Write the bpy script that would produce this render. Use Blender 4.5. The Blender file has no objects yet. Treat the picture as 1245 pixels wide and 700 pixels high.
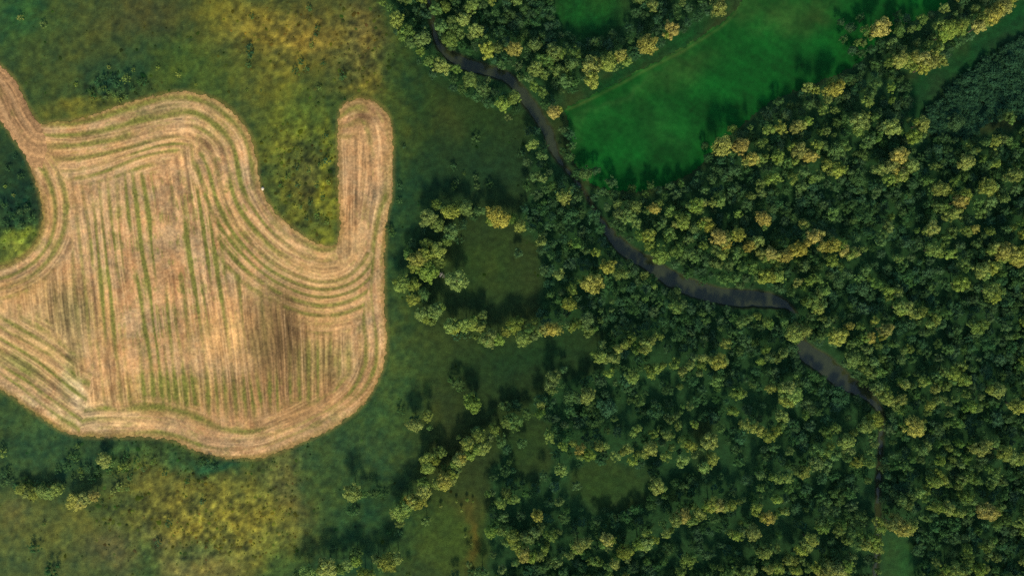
import bpy, math, random
import numpy as np
from mathutils import Vector

# ------------------------------------------------------------------ camera, sky, sun, exposure
S = 0.45                      # metres of ground per photo pixel (photo 1245 x 700)
CX, CY = 622.5, 350.0
HFOV = math.radians(70)
CAM_H = (1245 * S / 2) / math.tan(HFOV / 2)
SUN_EL, SUN_AZ = 29.0, 4.0    # elevation; azimuth offset of the sun from straight below the picture
scene = bpy.context.scene
cam_d = bpy.data.cameras.new("camera")
cam = bpy.data.objects.new("camera", cam_d)
scene.collection.objects.link(cam)
cam.location = (0, 0, CAM_H)
cam.rotation_euler = (0, 0, 0)
cam_d.sensor_fit = 'HORIZONTAL'
cam_d.angle = HFOV
cam_d.clip_start = 1.0
cam_d.clip_end = 40000
scene.camera = cam

world = bpy.data.worlds.new("World")
scene.world = world
world.use_nodes = True
wn = world.node_tree.nodes
sky = wn.new("ShaderNodeTexSky")
sky.sky_type = 'NISHITA'
sky.sun_disc = False
sky.sun_elevation = math.radians(SUN_EL)
sky.sun_rotation = math.radians(180 - SUN_AZ)
world.node_tree.links.new(sky.outputs[0], wn["Background"].inputs[0])
wn["Background"].inputs[1].default_value = 0.15

sun_d = bpy.data.lights.new("sun", 'SUN')
sun_d.energy = 3.4
sun_d.angle = math.radians(8.0)
sun_d.color = (1.0, 0.87, 0.62)
sun = bpy.data.objects.new("sun", sun_d)
sun.rotation_euler = (math.radians(90 - SUN_EL), 0, math.radians(SUN_AZ))
scene.collection.objects.link(sun)

scene.view_settings.view_transform = 'Standard'
scene.view_settings.look = 'None'
scene.view_settings.gamma = 1.0
scene.view_settings.exposure = 0.85
scene.view_settings.use_curve_mapping = False
scene.render.engine = 'CYCLES'
scene.cycles.max_bounces = 5
scene.cycles.diffuse_bounces = 3
scene.cycles.transmission_bounces = 3
scene.cycles.use_denoising = False

C = scene.collection.objects
rng = np.random.default_rng(11)
random.seed(5)

# ------------------------------------------------------------------ helpers
def W(px, py):
    """ground point under a photo pixel"""
    return (np.asarray(px, float) - CX) * S, -(np.asarray(py, float) - CY) * S

def lin(c):
    c = np.asarray(c, float) / 255.0
    return np.where(c <= 0.04045, c / 12.92, ((c + 0.055) / 1.055) ** 2.4)

def _hash(ix, iy, seed):
    n = (ix.astype(np.int64) * 374761393 + iy.astype(np.int64) * 668265263 + seed * 974634541) & 0x7fffffff
    n = ((n ^ (n >> 13)) * 1274126177) & 0x7fffffff
    n = (n ^ (n >> 16)) & 0x7fffffff
    return n / float(0x7fffffff)

def vnoise(x, y, seed=0):
    x = np.asarray(x, float); y = np.asarray(y, float)
    ix = np.floor(x); iy = np.floor(y)
    fx = x - ix; fy = y - iy
    fx = fx * fx * (3 - 2 * fx); fy = fy * fy * (3 - 2 * fy)
    a = _hash(ix, iy, seed); b = _hash(ix + 1, iy, seed)
    c = _hash(ix, iy + 1, seed); d = _hash(ix + 1, iy + 1, seed)
    return (a * (1 - fx) + b * fx) * (1 - fy) + (c * (1 - fx) + d * fx) * fy

def fbm(x, y, seed=0, octs=4, gain=0.5):
    t = 0; a = 1.0; s = 0.0; f = 1.0
    for k in range(octs):
        t = t + a * vnoise(x * f + 17.3 * k, y * f - 9.1 * k, seed + k * 31); s += a
        a *= gain; f *= 2.03
    return t / s

def sstep(a, b, x):
    t = np.clip((x - a) / (b - a), 0, 1)
    return t * t * (3 - 2 * t)

def smooth(pts, n=4, closed=False):
    """Catmull-Rom through the points"""
    P = np.array(pts, float); m = len(P); out = []
    rngk = range(m) if closed else range(m - 1)
    for i in rngk:
        if closed:
            p0, p1, p2, p3 = P[i - 1], P[i], P[(i + 1) % m], P[(i + 2) % m]
        else:
            p0, p1, p2, p3 = P[max(i - 1, 0)], P[i], P[i + 1], P[min(i + 2, m - 1)]
        for k in range(n):
            t = k / n
            out.append(0.5 * (2 * p1 + (p2 - p0) * t + (2 * p0 - 5 * p1 + 4 * p2 - p3) * t * t + (3 * p1 - p0 - 3 * p2 + p3) * t ** 3))
    if not closed:
        out.append(P[-1])
    return np.array(out)

def poly_dist(x, y, poly):
    """distance and arc length along an open polyline"""
    best = np.full(x.shape, 1e9); arc = np.zeros(x.shape); cum = 0.0
    for i in range(len(poly) - 1):
        ax, ay = poly[i]; bx, by = poly[i + 1]
        dx, dy = bx - ax, by - ay
        L2 = dx * dx + dy * dy + 1e-12; L = math.sqrt(L2)
        t = np.clip(((x - ax) * dx + (y - ay) * dy) / L2, 0, 1)
        d = np.hypot(x - ax - t * dx, y - ay - t * dy)
        m = d < best
        best = np.where(m, d, best); arc = np.where(m, cum + t * L, arc); cum += L
    return best, arc

def soft_dist(x, y, poly, s=9.0):
    """distance to a polyline with its offsets rounded in the corners, and arc length"""
    acc = np.zeros(x.shape); best = np.full(x.shape, 1e9); arc = np.zeros(x.shape); cum = 0.0
    for i in range(len(poly) - 1):
        ax, ay = poly[i]; bx, by = poly[i + 1]
        dx, dy = bx - ax, by - ay
        L2 = dx * dx + dy * dy + 1e-12; L = math.sqrt(L2)
        t = np.clip(((x - ax) * dx + (y - ay) * dy) / L2, 0, 1)
        d = np.hypot(x - ax - t * dx, y - ay - t * dy)
        acc += L / 22.0 * np.exp(-d / s)
        m = d < best
        best = np.where(m, d, best); arc = np.where(m, cum + t * L, arc); cum += L
    return best, -s * np.log(acc + 1e-12), arc

def inside(x, y, poly):
    r = np.zeros(x.shape, bool); n = len(poly); j = n - 1
    for i in range(n):
        xi, yi = poly[i]; xj, yj = poly[j]
        if yi != yj:
            c = ((yi > y) != (yj > y)) & (x < (xj - xi) * (y - yi) / (yj - yi) + xi)
            r ^= c
        j = i
    return r

def sdist(x, y, poly):
    """signed distance to a closed polygon, positive inside"""
    p = np.vstack([poly, poly[:1]])
    d, _ = poly_dist(x, y, p)
    return np.where(inside(x, y, poly), d, -d)

def mesh_np(name, V, F, mat, col=None, smooth_shade=False):
    """V (n,3), F (m,k) arrays -> mesh; col (n,3) linear base colour per vertex"""
    me = bpy.data.meshes.new(name)
    V = np.ascontiguousarray(V, np.float32); F = np.ascontiguousarray(F, np.int32)
    k = F.shape[1]
    me.vertices.add(len(V)); me.vertices.foreach_set("co", V.ravel())
    me.loops.add(F.size); me.loops.foreach_set("vertex_index", F.ravel())
    me.polygons.add(len(F)); me.polygons.foreach_set("loop_start", np.arange(0, F.size, k, dtype=np.int32))
    if smooth_shade:
        me.polygons.foreach_set("use_smooth", np.ones(len(F), bool))
    me.update(calc_edges=True)
    if col is not None:
        at = me.color_attributes.new("tone", 'FLOAT_COLOR', 'POINT')
        at.data.foreach_set("color", np.hstack([col, np.ones((len(col), 1))]).astype(np.float32).ravel())
    if mat:
        me.materials.append(mat)
    return me

def link(name, me, parent=None):
    o = bpy.data.objects.new(name, me); C.link(o)
    if parent: o.parent = parent
    return o

def tag(o, label=None, cat=None, group=None, kind=None):
    if label: o["label"] = label
    if cat: o["category"] = cat
    if group: o["group"] = group
    if kind: o["kind"] = kind
    return o

# ------------------------------------------------------------------ materials
def new_mat(name):
    m = bpy.data.materials.new(name); m.use_nodes = True
    nt = m.node_tree; nt.nodes.clear()
    return m, nt, nt.nodes.new, nt.links.new

def ground_mat(name, scales=(0.55, 2.2), amount=0.35, bump=0.25, rough=0.95):
    """base colour from the vertex tones, broken up by fine noise, with bump"""
    m, nt, N, L = new_mat(name)
    out = N("ShaderNodeOutputMaterial"); bs = N("ShaderNodeBsdfPrincipled")
    bs.inputs["Roughness"].default_value = rough
    bs.inputs["Specular IOR Level"].default_value = 0.1
    at = N("ShaderNodeVertexColor"); at.layer_name = "tone"
    geo = N("ShaderNodeNewGeometry")
    prev = at.outputs["Color"]; bumpin = None
    for i, s in enumerate(scales):
        nz = N("ShaderNodeTexNoise"); nz.inputs["Scale"].default_value = s
        nz.inputs["Detail"].default_value = 3
        L(geo.outputs["Position"], nz.inputs["Vector"])
        mr = N("ShaderNodeMapRange"); mr.inputs["From Min"].default_value = 0.3; mr.inputs["From Max"].default_value = 0.7
        mr.inputs["To Min"].default_value = 1 - amount; mr.inputs["To Max"].default_value = 1 + amount
        L(nz.outputs["Fac"], mr.inputs["Value"])
        mx = N("ShaderNodeMix"); mx.data_type = 'RGBA'; mx.blend_type = 'MULTIPLY'; mx.inputs["Factor"].default_value = 1
        L(prev, mx.inputs["A"]); L(mr.outputs[0], mx.inputs["B"])
        prev = mx.outputs["Result"]; bumpin = nz.outputs["Fac"]
    L(prev, bs.inputs["Base Color"])
    bp = N("ShaderNodeBump"); bp.inputs["Strength"].default_value = bump; bp.inputs["Distance"].default_value = 0.4
    L(bumpin, bp.inputs["Height"]); L(bp.outputs[0], bs.inputs["Normal"])
    L(bs.outputs[0], out.inputs[0])
    return m

def leaf_mat(name, by_object):
    """leaves: base colour from the object colour or from vertex tones, light passing through"""
    m, nt, N, L = new_mat(name)
    out = N("ShaderNodeOutputMaterial")
    at = N("ShaderNodeVertexColor"); at.layer_name = "tone"
    col = at.outputs["Color"]
    if by_object:
        oi = N("ShaderNodeObjectInfo")
        mx = N("ShaderNodeMix"); mx.data_type = 'RGBA'; mx.blend_type = 'MULTIPLY'; mx.inputs["Factor"].default_value = 1
        L(oi.outputs["Color"], mx.inputs["A"]); L(at.outputs["Color"], mx.inputs["B"]); col = mx.outputs["Result"]
    df = N("ShaderNodeBsdfDiffuse"); tr = N("ShaderNodeBsdfTranslucent"); ms = N("ShaderNodeMixShader")
    ms.inputs[0].default_value = 0.32
    L(col, df.inputs[0]); L(col, tr.inputs[0]); L(df.outputs[0], ms.inputs[1]); L(tr.outputs[0], ms.inputs[2])
    L(ms.outputs[0], out.inputs[0])
    return m

def plain_mat(name, color, rough=0.9, spec=0.2, bump=None):
    m, nt, N, L = new_mat(name)
    out = N("ShaderNodeOutputMaterial"); bs = N("ShaderNodeBsdfPrincipled")
    bs.inputs["Roughness"].default_value = rough; bs.inputs["Specular IOR Level"].default_value = spec
    nz = N("ShaderNodeTexNoise"); nz.inputs["Scale"].default_value = 0.35; nz.inputs["Detail"].default_value = 4
    geo = N("ShaderNodeNewGeometry"); L(geo.outputs["Position"], nz.inputs["Vector"])
    cr = N("ShaderNodeMix"); cr.data_type = 'RGBA'
    cr.inputs["A"].default_value = (*[c * 0.7 for c in color], 1); cr.inputs["B"].default_value = (*[c * 1.3 for c in color], 1)
    L(nz.outputs["Fac"], cr.inputs["Factor"]); L(cr.outputs["Result"], bs.inputs["Base Color"])
    if bump:
        n2 = N("ShaderNodeTexNoise"); n2.inputs["Scale"].default_value = bump[0]; L(geo.outputs["Position"], n2.inputs["Vector"])
        bp = N("ShaderNodeBump"); bp.inputs["Strength"].default_value = bump[1]; bp.inputs["Distance"].default_value = 0.1
        L(n2.outputs["Fac"], bp.inputs["Height"]); L(bp.outputs[0], bs.inputs["Normal"])
    L(bs.outputs[0], out.inputs[0])
    return m

M_GRASS = ground_mat("rough grass", (0.35, 1.6), 0.22, 0.3)
M_STUBBLE = ground_mat("cut straw", (0.7, 2.6), 0.16, 0.3)
M_TRACK = ground_mat("bare earth", (0.5, 2.0), 0.2, 0.3)
M_MEADOW = ground_mat("short meadow grass", (0.08, 0.5), 0.10, 0.15)
M_LEAF = leaf_mat("leaves", True)
M_LEAF_MASS = leaf_mat("leaves of the wood", False)
M_BARK = plain_mat("bark", (0.09, 0.065, 0.045))
M_WATER = plain_mat("river water", (0.023, 0.030, 0.012), 0.12, 0.36, (0.8, 0.06))
M_STONE = plain_mat("pale stone", (0.45, 0.37, 0.26))

# ------------------------------------------------------------------ outlines traced on the ground
B_TOP = smooth([(45,151),(75,147),(103,143),(151,127),(185,117),(216,111),(240,113),(256,118),(272,126),(285,137),(296,150),(305,165),(311,185),(314,206),(317,226),(325,243),(334,257),(347,270),(362,281),(375,290),(389,297),(400,299),(407,297),(411,290),(413,281)])
B_FINGER_IN = smooth([(413,281),(412,250),(411,223),(410,171),(411,144)])
B_FINGER = smooth([(411,144),(414,132),(423,123),(437,119.5),(451,122),(462,128),(470,136),(475,147),(478,171),(478,205),(477,240),(471,264),(468,316),(468,367),(470,400),(470,425),(465,450),(457,468)])
B_BOTTOM = smooth([(457,468),(447,485),(427,505),(396,525),(351,545),(320,556),(300,558),(274,557),(240,549),(213,537),(185,532),(154,532),(120,532),(96,530)])
B_LOWLEFT = smooth([(96,530),(75,524),(45,505),(20,486),(0,474),(-60,438),(-140,390)])
B_NOTCH = smooth([(33,196),(43,223),(50,245),(51,264),(47,285),(34,305),(17,316),(0,322),(-60,331),(-140,337)])
FIELD = np.vstack([B_TOP, B_FINGER_IN[1:], B_FINGER[1:], B_BOTTOM[1:], B_LOWLEFT[1:], B_NOTCH[::-1]])
TRACK_UP = smooth([(-140,-60),(-60,20),(-25,53),(0,79),(14,92),(26,110),(36,132),(50,153)])
TRACK_LOW = smooth([(-140,40),(-60,90),(-25,120),(0,147),(9,158),(17,171),(27,184),(35,200)])
TRACK = np.vstack([TRACK_UP, [(58,175),(50,215)], TRACK_LOW[::-1]])
MEADOW = smooth([(687,132),(691,150),(695,190),(710,219),(740,232),(790,232),(837,214),(866,187),(893,162),(935,127),(985,104),(1035,84),(1068,56),(1105,30),(1150,8),(1180,-60),(1185,-140),(915,-140),(904,-60),(901,-5),(893,12),(876,27),(830,57),(790,78),(757,96),(722,114)], 3, True)
RIVER = [(512,-120,3),(516,-40,3),(521,0,3),(526,30,4),(533,53,7),(548,68,13),(569,79,15),(590,85,15),(607,90,14),(622,98,13),(641,122,14),(655,142,13),(666,160,12),(671,175,11),(679,192,7),(688,205,3),(702,222,2.5),(716,242,2.5),(728,264,4),(740,282,12),(754,298,18),(772,312,18),(788,320,18),(808,334,20),(828,345,22),(848,352,23),(872,359,22),(896,363,23),(918,363,22),(942,366,17),(960,374,6),(970,392,4),(975,412,10),(981,428,22),(998,440,26),(1016,455,25),(1034,468,20),(1052,478,14),(1066,492,9),(1072,510,6),(1071,546,5),(1069,580,5),(1068,610,5),(1068,640,5),(1066,680,4),(1062,720,4),(1050,780,5),(1040,860,5)]
RIV_XY = smooth([(a, b) for a, b, c in RIVER], 4)
RIV_W = np.array(smooth([(c * .86, 0) for a, b, c in RIVER], 4))[:, 0]

# rough grass tones: (x, y, rx, ry, turn, colour in sun, weight)
ZONES = [
 (110,45,150,70,0,(70,80,40),.9),(20,20,40,40,0,(34,76,44),.85),(-10,140,60,40,0,(55,75,40),.7),
 (190,25,60,34,0,(66,66,40),.8),(160,62,70,22,0,(44,64,40),.8),(140,98,42,20,-10,(26,58,42),.85),(90,132,60,12,-8,(120,112,45),.7),
 (225,75,55,40,0,(62,84,36),.8),(270,110,34,30,0,(66,84,38),.8),(270,20,34,30,0,(100,100,38),.7),
 (335,40,66,46,0,(122,108,46),.95),(378,45,28,30,0,(126,104,46),.8),(345,100,50,26,-15,(120,105,42),.7),(310,125,30,30,0,(78,84,40),.8),
 (352,120,40,26,0,(98,104,40),.7),(436,40,30,50,0,(104,90,48),.9),(445,80,34,22,0,(98,90,46),.75),(464,112,24,28,0,(144,112,48),.9),(440,108,34,16,0,(132,110,42),.7),
 (376,150,40,30,0,(78,94,38),.8),(345,175,34,34,0,(92,98,38),.75),(372,225,40,45,0,(88,84,40),.85),(330,200,20,40,0,(100,104,42),.7),(402,215,10,70,0,(128,124,40),.8),(392,287,20,12,20,(134,132,46),.8),(355,245,14,34,-40,(110,112,42),.6),
 (492,90,20,120,0,(52,74,36),.75),(470,30,14,34,0,(70,80,42),.7),(560,160,110,70,25,(34,64,34),.95),(545,158,22,34,10,(62,74,38),.7),(520,185,40,50,0,(44,66,34),.6),(500,230,60,50,0,(26,60,40),.8),(590,210,70,40,0,(26,56,38),.8),(486,150,14,60,0,(56,74,36),.8),
 (495,330,30,100,0,(34,66,40),.85),(480,430,16,80,0,(66,84,44),.8),(545,430,70,40,0,(56,76,40),.95),(520,470,60,40,0,(54,80,44),.85),(600,470,80,50,0,(36,60,34),.9),(640,500,60,60,0,(34,58,33),.8),(545,520,24,50,0,(50,64,36),.7),
 (590,325,46,44,0,(40,70,35),.95),(592,330,16,34,0,(58,76,36),.6),(560,370,60,30,0,(34,62,38),.6),(660,430,90,30,-8,(26,60,36),.9),
 (470,520,60,40,0,(48,78,44),.8),(410,560,60,40,0,(50,74,44),.85),(440,640,70,60,0,(30,64,40),.9),(345,580,30,40,0,(98,96,52),.8),(352,620,16,40,0,(88,80,52),.7),(400,610,40,50,0,(56,78,42),.7),
 (50,520,60,24,30,(60,84,48),.9),(60,560,90,26,0,(40,70,46),.9),(30,650,80,50,0,(78,88,48),.95),(100,640,50,26,0,(88,92,46),.9),(90,690,70,30,0,(74,86,48),.8),(140,670,30,26,0,(86,80,52),.8),(12,625,26,20,0,(96,92,52),.7),
 (180,560,60,16,0,(54,82,44),.7),(180,590,40,26,0,(96,94,46),.8),(230,620,70,44,-15,(114,106,48),.9),(250,565,36,10,0,(22,66,48),.8),(285,600,50,24,0,(100,100,46),.7),(300,640,60,34,0,(118,110,46),.9),(235,690,60,24,0,(128,114,66),.8),(215,645,44,10,-25,(128,118,50),.6),(200,655,26,12,0,(80,80,56),.6),(240,675,30,16,0,(72,88,46),.6),(320,675,40,30,0,(112,106,46),.8),(175,690,20,30,0,(52,80,42),.6),(345,690,24,30,0,(62,86,42),.8),(420,690,70,30,0,(34,66,40),.7),
 (22,230,34,60,0,(22,50,36),.95),(20,292,34,14,-15,(112,120,44),.9),(22,310,30,8,-15,(134,132,52),.7),(45,240,6,40,0,(60,70,42),.5),
 (550,650,54,50,0,(58,84,38),.98),(566,655,8,30,0,(104,92,40),.75),(565,615,20,18,0,(84,80,40),.6),(640,540,26,40,0,(40,68,36),.9),(735,588,54,32,0,(42,72,36),.95),(860,560,40,60,0,(26,60,36),.6),
 (718,8,52,40,0,(8,78,32),.98),(725,0,24,16,0,(40,84,36),.6),(740,105,60,12,-28,(10,66,34),.9),(830,45,60,14,-30,(14,72,36),.9),(790,66,14,8,0,(34,72,36),.5),
 (1180,75,90,26,-40,(4,72,34),1),(1130,118,40,24,-40,(6,66,32),1),(1110,125,44,20,-20,(14,66,36),.9),(1230,20,40,22,-40,(4,72,34),.9),(1190,110,70,40,-30,(42,60,44),.95),(1235,90,40,50,0,(42,60,46),.9),
 (1095,680,24,44,0,(36,84,46),.98),(1060,40,40,40,0,(14,52,34),.6),
]
GROUND_BASE = (44, 64, 37)

WOOD = [  # outlines of the closed wood
 [(452,-120),(898,-120),(884,0),(868,16),(790,62),(738,88),(690,112),(672,132),(645,140),(612,134),(570,118),(535,100),(505,74),(478,36),(462,0)],
 [(640,150),(665,150),(690,196),(712,226),(740,238),(792,236),(842,216),(872,186),(900,156),(940,118),(985,110),(1030,92),(1046,62),(1050,40),(1085,22),(1120,5),(1150,-30),(1185,-120),(1330,-120),(1250,-5),(1235,8),(1210,28),(1160,56),(1150,78),(1100,92),(1108,140),(1130,165),(1180,168),(1250,150),(1380,150),(1380,830),(1120,830),(1116,690),(1112,655),(1076,650),(1070,720),(1060,830),(590,830),(600,700),(592,660),(598,610),(598,575),(616,545),(640,505),(670,470),(700,455),(722,432),(740,410),(720,392),(660,405),(655,380),(662,350),(655,300),(640,285),(630,262),(655,230),(645,190)],
]
HOLES = [  # open places inside the wood: (x, y, rx, ry)
 (718,8,47,40),(738,590,50,30),(645,545,27,42),(1095,688,18,42),(690,438,46,18),(858,545,14,42),(618,330,40,38),
]
SCRUB = [(1130,165),(1125,142),(1166,98),(1205,72),(1260,38),(1400,-30),(1400,140),(1250,140),(1200,142),(1185,165)]

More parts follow.
